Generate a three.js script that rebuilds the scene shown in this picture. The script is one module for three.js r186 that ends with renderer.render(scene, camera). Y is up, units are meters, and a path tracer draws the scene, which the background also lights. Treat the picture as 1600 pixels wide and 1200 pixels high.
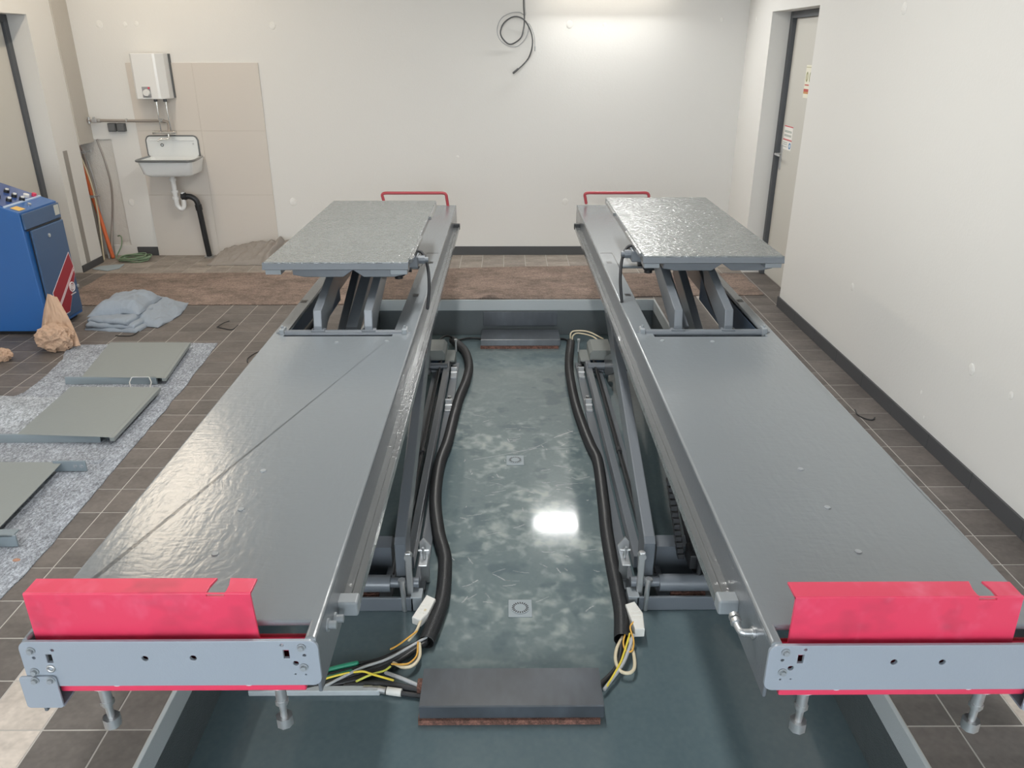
import * as THREE from 'three';
import { RoundedBoxGeometry } from 'three/addons/geometries/RoundedBoxGeometry.js';
import { mergeGeometries, mergeVertices } from 'three/addons/utils/BufferGeometryUtils.js';
import { RectAreaLightUniformsLib } from 'three/addons/lights/RectAreaLightUniformsLib.js';
import { ImprovedNoise } from 'three/addons/math/ImprovedNoise.js';

// ------------------------------------------------------------------ camera, sky, lamps, exposure
RectAreaLightUniformsLib.init();
const scene = new THREE.Scene();
const camera = new THREE.PerspectiveCamera(52.21, 4 / 3, 0.05, 200);
camera.position.set(0, 1.875, 0);
camera.rotation.set(-0.40421, -0.00571, 0, 'YXZ');
scene.add(camera);
const renderer = new THREE.WebGLRenderer({ antialias: true });
renderer.toneMapping = THREE.LinearToneMapping;
renderer.toneMappingExposure = 1.04;
renderer.shadowMap.enabled = true;
scene.background = new THREE.Color(0.86, 0.94, 1.0);        // even overcast sky, enters through the open garage door behind the camera
scene.backgroundIntensity = 6.4;
scene.environment = null;
// unseen ceiling batten over the left side (its reflection lies on the left runway) and unseen wall batten just above the frame on the back wall
const WARM = [1.0, 0.985, 0.95], LUM = 24;
const LAMPS = [
  { name: 'unseen_ceiling_batten', at: [-2.95, 3.34, -6.1], size: [0.1, 1.9], color: [1.0, 0.85, 0.66], L: 42, aim: [0, -1, 0], label: 'unseen long batten lamp under the ceiling above the wash corner' },
  { name: 'unseen_ceiling_batten', at: [-2.95, 3.34, -1.6], size: [0.16, 1.9], color: WARM, L: LUM, aim: [0, -1, 0], label: 'added fill lamp under the ceiling on the left, beside the viewer' },  // added fill lamp out of view, lifts light on decks and right wall
  { name: 'unseen_ceiling_batten', at: [-0.2, 3.34, -3.6], size: [0.16, 1.7], color: WARM, L: 92, aim: [0, -1, 0], label: 'added fill lamp under the ceiling over the middle of the pit' },  // added fill lamp out of view, brightens back wall and decks from overhead
  { name: 'wall_batten_light', at: [0.86, 2.42, -7.44], size: [1.1, 0.09], color: [1.0, 1.0, 0.98], L: 125, aim: [0, -0.75, 1], label: 'unseen white batten lamp fixed high on the back wall' },
];

// ------------------------------------------------------------------ helpers
let seed = 7;
const rnd = () => { seed = (seed * 1664525 + 1013904223) >>> 0; return seed / 4294967296; };
const rr = (a, b) => a + (b - a) * rnd();
const noise = new ImprovedNoise();
const nz = (x, y, z) => noise.noise(x, y, z);
const fbm = (x, y, z, n = 4) => { let s = 0, a = 0.5, f = 1; for (let i = 0; i < n; i++) { s += a * nz(x * f, y * f, z * f); a *= 0.5; f *= 2.03; } return s; };
const V = (x, y, z) => new THREE.Vector3(x, y, z);
const used = {};
function numbered(name) { const k = used[name] = (used[name] ?? -1) + 1; return k ? `${name}_${String(k).padStart(3, '0')}` : name; }
const origin = new Map();
function tag(o, label, category, group, kind) { if (label) o.userData.label = label; if (category) o.userData.category = category; if (group) o.userData.group = group; if (kind) o.userData.kind = kind; return o; }
function thing(name, label, category, [x, y, z], group) {
  const o = new THREE.Group(); o.name = numbered(name); o.position.set(x, y, z); scene.add(o); origin.set(o, V(x, y, z));
  return tag(o, label, category, group);
}
function boxUV(g) {
  const p = g.attributes.position, n = g.attributes.normal, uv = new Float32Array(p.count * 2);
  for (let i = 0; i < p.count; i += 3) {
    const nx = Math.abs(n.getX(i) + n.getX(i + 1) + n.getX(i + 2)), ny = Math.abs(n.getY(i) + n.getY(i + 1) + n.getY(i + 2)), nzz = Math.abs(n.getZ(i) + n.getZ(i + 1) + n.getZ(i + 2));
    for (let k = i; k < i + 3; k++) {
      const x = p.getX(k), y = p.getY(k), z = p.getZ(k);
      const [a, b] = ny >= nx && ny >= nzz ? [x, -z] : nx >= nzz ? [z, y] : [x, y];
      uv[2 * k] = a; uv[2 * k + 1] = b;
    }
  }
  g.setAttribute('uv', new THREE.BufferAttribute(uv, 2));
  return g;
}
function clean(g) {
  let q = g.index ? g.toNonIndexed() : g.clone();
  for (const k of Object.keys(q.attributes)) if (!['position', 'normal', 'uv'].includes(k)) q.deleteAttribute(k);
  if (!q.attributes.normal) q.computeVertexNormals();
  if (!q.attributes.uv) q.setAttribute('uv', new THREE.BufferAttribute(new Float32Array(q.attributes.position.count * 2), 2));
  q.clearGroups?.(); q.morphAttributes = {};
  return q;
}
// geometries come in world coordinates; they are moved to the axes of the thing they belong to
function obj(name, geos, mat, parent = scene, o = {}) {
  let g = Array.isArray(geos) ? mergeGeometries(geos.map(clean)) : clean(geos);
  if (!o.keepUV) boxUV(g);
  const m = new THREE.Mesh(g, mat);
  m.castShadow = m.receiveShadow = true;
  if (parent === scene) {
    g.computeBoundingBox(); const b = g.boundingBox, c = V((b.min.x + b.max.x) / 2, b.min.y, (b.min.z + b.max.z) / 2);
    g.translate(-c.x, -c.y, -c.z); m.position.copy(c); origin.set(m, c); m.name = numbered(name);
  } else { const c = origin.get(parent) ?? V(0, 0, 0); g.translate(-c.x, -c.y, -c.z); origin.set(m, c); m.name = numbered(name); }
  parent.add(m);
  if (o.label) m.userData.label = o.label;
  if (o.kind) m.userData.kind = o.kind;
  return m;
}
const bx = (x0, x1, y0, y1, z0, z1) => { const g = new THREE.BoxGeometry(Math.abs(x1 - x0), Math.abs(y1 - y0), Math.abs(z1 - z0)); g.translate((x0 + x1) / 2, (y0 + y1) / 2, (z0 + z1) / 2); return g; };
const rb = (x0, x1, y0, y1, z0, z1, r = 0.004, s = 2) => { const w = Math.abs(x1 - x0), h = Math.abs(y1 - y0), d = Math.abs(z1 - z0); const g = new RoundedBoxGeometry(w, h, d, s, Math.min(r, w / 2.01, h / 2.01, d / 2.01)); g.translate((x0 + x1) / 2, (y0 + y1) / 2, (z0 + z1) / 2); return g; };
function cyl(a, b, r, seg = 16, r2 = r) {
  const A = V(...a), B = V(...b), d = B.clone().sub(A), g = new THREE.CylinderGeometry(r2, r, d.length(), seg);
  g.applyQuaternion(new THREE.Quaternion().setFromUnitVectors(V(0, 1, 0), d.clone().normalize()));
  const c = A.add(B).multiplyScalar(0.5); g.translate(c.x, c.y, c.z); return g;
}
const curve = (pts, t = 0.5) => new THREE.CatmullRomCurve3(pts.map((p) => V(...p)), false, 'catmullrom', t);
const tube = (pts, r, seg = 48, rad = 8, t = 0.5) => {
  const c = curve(pts, t), g = new THREE.TubeGeometry(c, seg, r, rad), a = c.getPoint(0), b = c.getPoint(1);
  const s1 = new THREE.SphereGeometry(r, rad, 4), s2 = s1.clone(); s1.translate(a.x, a.y, a.z); s2.translate(b.x, b.y, b.z);
  return mergeGeometries([clean(g), clean(s1), clean(s2)]);
};
// outline in x,z extruded from y0 to y1
function slabXZ(pts, y0, y1, holes = [], bevel = 0) {
  const s = new THREE.Shape(pts.map(([x, z]) => new THREE.Vector2(x, -z)));
  for (const h of holes) s.holes.push(new THREE.Path(h.map(([x, z]) => new THREE.Vector2(x, -z))));
  const g = new THREE.ExtrudeGeometry(s, { depth: y1 - y0 - 2 * bevel, bevelEnabled: bevel > 0, bevelThickness: bevel, bevelSize: bevel, bevelOffset: -bevel, bevelSegments: 3, curveSegments: 10 });
  g.rotateX(-Math.PI / 2); g.translate(0, y0 + bevel, 0); return g;
}
// outline in z,y extruded across x
function profZY(pts, x0, x1, bevel = 0) {
  const s = new THREE.Shape(pts.map(([z, y]) => new THREE.Vector2(-z, y)));
  const g = new THREE.ExtrudeGeometry(s, { depth: Math.abs(x1 - x0) - 2 * bevel, bevelEnabled: bevel > 0, bevelThickness: bevel, bevelSize: bevel, bevelOffset: -bevel, bevelSegments: 2 });
  g.rotateY(Math.PI / 2); g.translate(Math.min(x0, x1) + bevel, 0, 0); return g;
}
// outline in x,y extruded from z0 to z1
function profXY(shape, z0, z1, bevel = 0) {
  const s = shape instanceof THREE.Shape ? shape : new THREE.Shape(shape.map(([x, y]) => new THREE.Vector2(x, y)));
  const g = new THREE.ExtrudeGeometry(s, { depth: Math.abs(z1 - z0) - 2 * bevel, bevelEnabled: bevel > 0, bevelThickness: bevel, bevelSize: bevel, bevelOffset: -bevel, bevelSegments: 2, curveSegments: 12 });
  g.translate(0, 0, Math.min(z0, z1) + bevel); return g;
}
function roundRect(x0, x1, y0, y1, r) {
  const s = new THREE.Shape();
  s.moveTo(x0 + r, y0); s.lineTo(x1 - r, y0); s.absarc(x1 - r, y0 + r, r, -Math.PI / 2, 0); s.lineTo(x1, y1 - r); s.absarc(x1 - r, y1 - r, r, 0, Math.PI / 2);
  s.lineTo(x0 + r, y1); s.absarc(x0 + r, y1 - r, r, Math.PI / 2, Math.PI); s.lineTo(x0, y0 + r); s.absarc(x0 + r, y0 + r, r, Math.PI, 1.5 * Math.PI);
  return s;
}
function circleHole(x, y, r) { const p = new THREE.Path(); p.absarc(x, y, r, 0, Math.PI * 2, true); return p; }
function rectHole(x0, x1, y0, y1) { const p = new THREE.Path(); p.moveTo(x0, y0); p.lineTo(x0, y1); p.lineTo(x1, y1); p.lineTo(x1, y0); p.closePath(); return p; }

// ------------------------------------------------------------------ textures
function dataTex(n, f, srgb = false, m = n) {
  const d = new Uint8Array(n * m * 4);
  for (let j = 0; j < m; j++) for (let i = 0; i < n; i++) { const c = f(i / n, j / m, i, j), k = 4 * (j * n + i); d[k] = c[0]; d[k + 1] = c[1]; d[k + 2] = c[2]; d[k + 3] = 255; }
  const t = new THREE.DataTexture(d, n, m); t.wrapS = t.wrapT = THREE.RepeatWrapping; t.magFilter = THREE.LinearFilter; t.minFilter = THREE.LinearMipmapLinearFilter; t.generateMipmaps = true;
  if (srgb) t.colorSpace = THREE.SRGBColorSpace; t.needsUpdate = true; return t;
}
// periodic value noise
const H = (x, y, s) => { let h = (x * 374761393 + y * 668265263 + s * 974634777) | 0; h = Math.imul(h ^ (h >>> 13), 1274126177); return ((h ^ (h >>> 16)) >>> 0) / 4294967296; };
function pn(u, v, fx, fy, s) {
  const x = u * fx, y = v * fy, xi = Math.floor(x), yi = Math.floor(y), a = x - xi, b = y - yi, sm = (t) => t * t * (3 - 2 * t), A = sm(a), B = sm(b), q = (i, j) => H(((xi + i) % fx + fx) % fx, ((yi + j) % fy + fy) % fy, s);
  return (q(0, 0) * (1 - A) + q(1, 0) * A) * (1 - B) + (q(0, 1) * (1 - A) + q(1, 1) * A) * B;
}
function pf(u, v, fx, fy, s, n = 4) { let t = 0, a = 0.5, k = 0; for (let i = 0; i < n; i++) { t += a * pn(u, v, fx, fy, s + i * 17); k += a; a *= 0.5; fx *= 2; fy *= 2; } return t / k; }
const cl = (x) => Math.max(0, Math.min(255, Math.round(x)));
const grey = (x) => { const c = cl(x * 255); return [c, c, c]; };
const rep = (t, sx, sy = sx) => { const c = t.clone(); c.repeat.set(sx, sy); c.needsUpdate = true; return c; };
const T = {
  peel: dataTex(512, (u, v) => grey(0.6 * pf(u, v, 24, 24, 3, 3) + 0.4 * pf(u, v, 90, 90, 9, 2))),
  streak: dataTex(512, (u, v) => { const w = pf(u, v, 6, 6, 41, 2); return grey(0.55 * pf(u + 0.06 * w, v, 46, 14, 5, 3) + 0.45 * pf(u, v + 0.05 * w, 22, 60, 8, 3)); }),
  drops: dataTex(512, (u, v) => { const a = pf(u, v, 56, 56, 2, 3), b = pf(u, v, 16, 16, 12, 3); return grey(Math.pow(Math.max(0, (a - 0.38) * 2.2), 1.2) * (0.45 + 0.9 * b)); }),
  tile: dataTex(512, (u, v) => { const a = pf(u, v, 3, 3, 21, 5), b = pf(u, v, 60, 60, 22, 2), c = pf(u, v, 9, 26, 23, 4); const k = 200 + 62 * (a - 0.5) + 26 * (b - 0.5) + 34 * (c - 0.5); return [cl(k), cl(k * 0.985), cl(k * 0.97)]; }, true),
  plaster: dataTex(512, (u, v) => grey(0.7 * pf(u, v, 5, 5, 31, 5) + 0.3 * pf(u, v, 120, 120, 32, 2))),
  fleece: dataTex(512, (u, v, i, j) => { const a = pf(u, v, 150, 150, 51, 2), w = pf(u, v, 60, 30, 52, 3), big = pf(u, v, 5, 5, 53, 4); let k = 156 + 80 * (a - 0.5) + 90 * (w - 0.5) + 40 * (big - 0.5); const s = H(i >> 1, j >> 1, 5); if (s > 0.985) k += 60; if (s < 0.02) k -= 45; return [cl(k * 0.95), cl(k * 0.98), cl(k * 1.03)]; }, true),
  rug: dataTex(512, (u, v) => { const a = pf(u, v, 130, 130, 61, 2), b = pf(u, v, 5, 7, 62, 5), c = pf(u, v, 22, 40, 63, 3); const k = 132 + 50 * (a - 0.5) + 50 * (b - 0.5) + 32 * (c - 0.5); return [cl(k), cl(k * 0.875), cl(k * 0.805)]; }, true),
  cloth: dataTex(256, (u, v) => grey(0.5 * pf(u, v, 90, 90, 71, 2) + 0.5 * pf(u, v, 8, 8, 72, 4))),
  worn: dataTex(512, (u, v) => grey(0.25 + 0.5 * pf(u, v, 7, 7, 81, 5) + 0.2 * pf(u, v, 60, 60, 82, 2))),
  scuff: dataTex(512, (u, v) => { const w = pf(u, v, 4, 4, 101, 3), a = pf(u + 0.1 * w, v, 5, 6, 102, 4), b = pf(u, v + 0.1 * w, 26, 18, 103, 3), p = Math.max(0, 0.62 * a + 0.38 * b - 0.56) * 3.2, d = Math.max(0, 0.42 - pf(u, v, 9, 12, 104, 3)) * 1.6; return [cl(223 + 8 * p - 50 * d), cl(60 + 38 * p - 10 * d), cl(94 + 32 * p - 20 * d)]; }, true),
  smudge: dataTex(256, (u, v) => { const w = pf(u, v, 5, 5, 95, 3), k = 165 + 90 * (pf(u + 0.08 * w, v, 7, 5, 96, 4) - 0.45) + 26 * (pf(u, v + 0.1 * w, 50, 18, 97, 2) - 0.5); return [cl(k), cl(k), cl(k)]; }, true),
  rust: dataTex(256, (u, v) => { const a = pf(u, v, 14, 14, 91, 5), b = pf(u, v, 60, 60, 92, 2); const k = 100 + 90 * (a - 0.5) + 60 * (b - 0.5); return [cl(k * 1.12), cl(k * 0.8), cl(k * 0.7)]; }, true),
};
function canvasTex(w, h, draw) { const c = document.createElement('canvas'); c.width = w; c.height = h; draw(c.getContext('2d'), w, h); const t = new THREE.CanvasTexture(c); t.colorSpace = THREE.SRGBColorSpace; return t; }

// ------------------------------------------------------------------ materials
const C = (r, g, b) => new THREE.Color().setRGB(r, g, b);
const std = (c, rough, o = {}) => new THREE.MeshStandardMaterial({ color: C(...c), roughness: rough, metalness: 0, ...o });
const phys = (c, rough, o = {}) => new THREE.MeshPhysicalMaterial({ color: C(...c), roughness: rough, metalness: 0, ...o });
const M = {
  wall: std([0.755, 0.745, 0.72], 0.9, { bumpMap: rep(T.plaster, 0.9), bumpScale: 0.0013 }),
  ceiling: std([0.78, 0.78, 0.76], 0.95),
  wallTile: std([0.66, 0.61, 0.555], 0.42, { bumpMap: rep(T.plaster, 2), bumpScale: 0.0008 }),
  skirting: std([0.075, 0.076, 0.08], 0.6),
  grout: std([0.46, 0.435, 0.405], 0.95),
  slab: std([0.3, 0.29, 0.28], 0.95),
  tiles: [[0.22, 0.199, 0.189], [0.242, 0.22, 0.21], [0.205, 0.188, 0.18], [0.23, 0.207, 0.195]].map((c) => std(c, 0.55, { map: T.tile })),
  tilesDusty: [[0.52, 0.475, 0.435], [0.48, 0.44, 0.405]].map((c) => std(c, 0.85, { map: T.tile })),
  tilesLight: [[0.86, 0.79, 0.73], [0.83, 0.76, 0.7]].map((c) => std(c, 0.5, { map: T.tile })),
  trim: std([0.46, 0.5, 0.52], 0.6, { bumpMap: rep(T.plaster, 5), bumpScale: 0.002 }),
  pitWall: std([0.085, 0.1, 0.107], 0.42, { bumpMap: rep(T.plaster, 3), bumpScale: 0.004 }),
  deck: phys([0.19, 0.212, 0.23], 0.22, { ior: 1.85, bumpMap: rep(T.streak, 1.9), bumpScale: 0.0008 }),
  jackTop: phys([0.16, 0.174, 0.173], 0.2, { ior: 2.0, bumpMap: rep(T.drops, 1.6), bumpScale: 0.0026 }),
  paint: phys([0.13, 0.147, 0.168], 0.48, { clearcoat: 0.8, clearcoatRoughness: 0.2, bumpMap: rep(T.peel, 6), bumpScale: 0.0005 }),
  paintWet: phys([0.16, 0.168, 0.172], 0.14, { ior: 2.0, bumpMap: rep(T.streak, 2.2, 1.4), bumpScale: 0.0018 }),
  endPlate: phys([0.3, 0.337, 0.388], 0.5, { clearcoat: 0.5, clearcoatRoughness: 0.25, bumpMap: rep(T.peel, 5), bumpScale: 0.0004 }),
  blueLiner: std([0.05, 0.085, 0.14], 0.5),
  red: phys([0.74, 0.048, 0.115], 0.45, { clearcoat: 0.4, clearcoatRoughness: 0.3, bumpMap: rep(T.peel, 5), bumpScale: 0.0003 }),
  redScuffed: phys([1, 1, 1], 0.45, { map: rep(T.scuff, 1.6), clearcoat: 0.4, clearcoatRoughness: 0.3 }),
  darkRed: std([0.33, 0.03, 0.045], 0.5),
  redBar: phys([0.4, 0.045, 0.06], 0.45, { clearcoat: 0.4 }),
  boltGrey: phys([0.27, 0.295, 0.315], 0.4, { clearcoat: 0.6, clearcoatRoughness: 0.2 }),
  zinc: new THREE.MeshStandardMaterial({ color: C(0.6, 0.61, 0.62), roughness: 0.38, metalness: 0.85, bumpMap: rep(T.worn, 9), bumpScale: 0.0006 }),
  chrome: new THREE.MeshStandardMaterial({ color: C(0.75, 0.74, 0.72), roughness: 0.18, metalness: 1 }),
  steelPipe: new THREE.MeshStandardMaterial({ color: C(0.4, 0.36, 0.33), roughness: 0.45, metalness: 0.6 }),
  black: std([0.018, 0.019, 0.021], 0.42),
  blackSoft: std([0.03, 0.031, 0.034], 0.6),
  cover: phys([0.13, 0.155, 0.19], 0.34, { ior: 1.7, map: T.smudge }),
  rust: std([0.95, 0.95, 0.95], 0.9, { map: rep(T.rust, 6), bumpMap: rep(T.worn, 12), bumpScale: 0.002 }),
  drain: std([0.3, 0.345, 0.37], 0.55, { bumpMap: rep(T.worn, 9), bumpScale: 0.0006 }),
  connector: std([0.74, 0.73, 0.69], 0.45),
  wireGreen: std([0.02, 0.24, 0.14], 0.4), wireYellow: std([0.75, 0.6, 0.06], 0.4), wireOrange: std([0.68, 0.37, 0.06], 0.45), wireCream: std([0.66, 0.58, 0.42], 0.5), wireGrey: std([0.42, 0.43, 0.44], 0.5), wireLime: std([0.6, 0.62, 0.1], 0.4),
  whitePlastic: phys([0.78, 0.78, 0.77], 0.35, { clearcoat: 0.4 }),
  enamel: phys([0.8, 0.82, 0.82], 0.25, { clearcoat: 1, clearcoatRoughness: 0.06 }),
  enamelRim: phys([0.13, 0.14, 0.145], 0.3, { clearcoat: 0.8 }),
  darkPlastic: std([0.1, 0.105, 0.11], 0.5),
  doorLeaf: std([0.6, 0.585, 0.54], 0.55), doorFrame: std([0.09, 0.098, 0.11], 0.5),
  shaftPanel: std([0.53, 0.5, 0.455], 0.85, { bumpMap: rep(T.plaster, 2), bumpScale: 0.004 }),
  rawPlaster: std([0.72, 0.7, 0.66], 0.95, { bumpMap: rep(T.plaster, 3), bumpScale: 0.012 }),
  shaftDark: std([0.5, 0.46, 0.41], 0.95, { bumpMap: rep(T.plaster, 3), bumpScale: 0.02 }),
  orangePipe: std([0.72, 0.17, 0.06], 0.5),
  blue: phys([0.017, 0.115, 0.36], 0.42, { clearcoat: 0.5, clearcoatRoughness: 0.25, bumpMap: rep(T.peel, 5), bumpScale: 0.0004 }),
  blueDoor: phys([0.045, 0.1, 0.205], 0.48, { clearcoat: 0.4, clearcoatRoughness: 0.3, bumpMap: rep(T.peel, 5), bumpScale: 0.0004 }),
  fleece: std([1, 1, 1], 0.98, { map: rep(T.fleece, 2.3), bumpMap: rep(T.fleece, 2.3), bumpScale: 0.004 }),
  rug: std([1, 1, 1], 0.98, { map: rep(T.rug, 0.9), bumpMap: rep(T.rug, 0.9), bumpScale: 0.004 }),
  plate: std([0.245, 0.265, 0.258], 0.5, { bumpMap: rep(T.peel, 1), bumpScale: 0.0008 }),
  plateEdge: std([0.215, 0.255, 0.28], 0.5),
  clothBlue: std([0.29, 0.33, 0.38], 0.98, { bumpMap: rep(T.cloth, 5), bumpScale: 0.003 }),
  clothBrown: std([0.3, 0.27, 0.245], 0.98, { bumpMap: rep(T.cloth, 4), bumpScale: 0.004 }),
  paper: std([0.5, 0.34, 0.24], 0.9, { bumpMap: rep(T.cloth, 4), bumpScale: 0.001 }),
  greenCable: std([0.2, 0.29, 0.185], 0.5),
  glow: new THREE.MeshStandardMaterial({ color: 0xffffff, emissive: 0xfff2dd, emissiveIntensity: 5 }),
  asphalt: std([0.3, 0.3, 0.3], 0.95),
};
const HOLD = (m, o) => { const c = m.clone(); Object.assign(c, o); return c; };

// ------------------------------------------------------------------ the room
const ZB = -7.64, XR = 2.14, XL = -3.87, ZF = 3.2, HC = 3.4, PX0 = -1.054, PX1 = 1.186, PZ = -6.12, PD = -0.3, PN = 1.2;
function struct(name, geos, mat, o = {}) { const m = obj(name, geos, mat, scene, o); m.userData.kind = 'structure'; return m; }
function structGroup(name, p = [0, 0, 0]) { const g = new THREE.Group(); g.name = numbered(name); g.position.set(...p); scene.add(g); origin.set(g, V(...p)); g.userData.kind = 'structure'; return g; }

const floor = structGroup('floor');
obj('grout_bed', [bx(-4.4, PX0 - 0.012, -0.34, -0.0012, -7.9, ZF), bx(PX1 + 0.012, 2.6, -0.34, -0.0012, -7.9, ZF), bx(PX0 - 0.012, PX1 + 0.012, -0.34, -0.0012, -7.9, PZ - 0.012), bx(PX0 - 0.012, PX1 + 0.012, -0.34, -0.0025, PN, ZF)], M.grout, floor);
{
  const eye = camera.position, cosP = Math.cos(0.40421), sinP = Math.sin(0.40421), F = 1225;
  const px = (x, y, z) => { const dy = y - eye.y, Y = dy * cosP - z * sinP, Z = dy * sinP + z * cosP; return [800 + F * (x / -Z) - 7, 600 - F * (Y / -Z), -Z]; };
  const hidden = (x, z) => { const t = (eye.y - 0.76) / eye.y, X = x * t, Z = z * t; return Z > -6.1 && Z < -1.3 && ((X > -0.98 && X < -0.41) || (X > 0.55 && X < 1.13)); };
  const fleeceIn = (x, z) => z < -2.4 && z > -5.05 && x > -2.85 && x < -1.98;
  const rugIn = (x, z) => z < -6.2 && z > -6.9 && x > -3.6;
  const xs = []; for (let k = 15; k >= 0; k--) xs.push(-1.2 - 0.1965 * k);
  xs.push(-1.066);
  const far = []; for (let k = 0; k < 12; k++) far.push(-1.066 + 0.2262 * k / 1.1236);
  const xr = [1.198, 1.35, 1.554, 1.752, 1.95, 2.14];
  const cells = [];
  const row = (k) => -1.757 - 0.2 * k;
  for (let k = -8; k < 30; k++) {
    const z0 = row(k), z1 = Math.max(row(k + 1), ZB + 0.001);
    if (z0 <= ZB + 0.02) continue;
    for (let i = 0; i + 1 < xs.length; i++) cells.push([xs[i], xs[i + 1], z0, z1]);
    for (let i = 0; i + 1 < xr.length; i++) cells.push([xr[i], xr[i + 1], z0, z1]);
    if (z0 < PZ - 0.02) for (let i = 0; i + 1 < 12; i++) cells.push([-1.066 + i * 0.2058, -1.066 + (i + 1) * 0.2058, Math.min(z0, PZ - 0.014), z1]);
    if (Math.abs(z0 + 6.157) < 0.01) for (let i = 0; i + 1 < 12; i++) cells.push([-1.066 + i * 0.2058, -1.066 + (i + 1) * 0.2058, PZ - 0.014, z0]);
  }
  for (let k = 1; k < 3; k++) for (let i = 0; i < 1; i++) cells.push([2.14, 2.33, -5.957 - 0.2 * (k - 1), -5.957 - 0.2 * k]);
  for (let k = 3; k < 6; k++) cells.push([2.14, 2.33, -5.957 - 0.2 * (k - 1), -5.957 - 0.2 * k]);
  const light = (x) => (x > -1.6 && x < -1.39) || (x > 1.554 && x < 1.752);
  const scored = cells.map(([a, b, c, d]) => {
    const x = (a + b) / 2, z = (c + d) / 2, p = px(x, 0, z), seen = p[0] > -40 && p[0] < 1640 && p[1] < 1230 && p[2] > 0.3 && !hidden(x, z) && !fleeceIn(x, z) && !rugIn(x, z);
    return { a, b, c, d, x, z, s: seen ? (b - a) * Math.abs(c - d) / (p[2] ** 3) : 0 };
  }).sort((p, q) => q.s - p.s);
  const geoCache = {};
  const tileGeo = (w, d, v) => {
    const key = w.toFixed(3) + '_' + d.toFixed(3) + '_' + v;
    if (geoCache[key]) return geoCache[key];
    const g = new THREE.BoxGeometry(w, 0.01, d, 1, 1, 1), p = g.attributes.position; g.translate(0, -0.005, 0);
    const lo = new THREE.BoxGeometry(w, 0.0092, d); lo.translate(0, -0.0054, 0);
    for (let i = 0; i < p.count; i++) if (p.getY(i) > -0.001) { p.setX(i, p.getX(i) * (1 - 0.0025 / w)); p.setZ(i, p.getZ(i) * (1 - 0.0025 / d)); }
    const m = boxUV(clean(g)); const uv = m.attributes.uv; const ou = H(v, 1, 3) * 5, ov = H(v, 2, 3) * 5;
    for (let i = 0; i < uv.count; i++) uv.setXY(i, uv.getX(i) * 1.2 + ou, uv.getY(i) * 1.2 + ov);
    return (geoCache[key] = m);
  };
  const rest = [];
  scored.forEach((t, n) => {
    const w = t.b - t.a - 0.0038, d = Math.abs(t.c - t.d) - 0.0038; if (w < 0.03 || d < 0.02) return;
    const g = tileGeo(w, d, n % 7), mats = t.z < -6.96 ? M.tilesDusty : light(t.x) ? M.tilesLight : M.tiles;
    if (n < 300 && t.s > 0) {
      const m = new THREE.Mesh(g, mats[Math.floor(H(n, 7, 1) * mats.length)]); m.name = numbered('floor_tile'); m.castShadow = m.receiveShadow = true;
      m.position.set(t.x, 0.0006 * (H(n, 9, 2) - 0.5), t.z); floor.add(m);
    } else { const q = g.clone(); q.translate(t.x, 0, t.z); rest.push([t.z < -6.96 ? 2 : light(t.x) ? 1 : 0, q]); }
  });
  obj('floor_tiles_remaining', rest.filter((r) => !r[0]).map((r) => r[1]), M.tiles[0], floor, { kind: 'stuff', keepUV: true });
  obj('dusty_floor_tiles_remaining', rest.filter((r) => r[0] === 2).map((r) => r[1]), M.tilesDusty[0], floor, { kind: 'stuff', keepUV: true });
  obj('pale_floor_tiles_remaining', rest.filter((r) => r[0] === 1).map((r) => r[1]), M.tilesLight[0], floor, { kind: 'stuff', keepUV: true });
}

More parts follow.
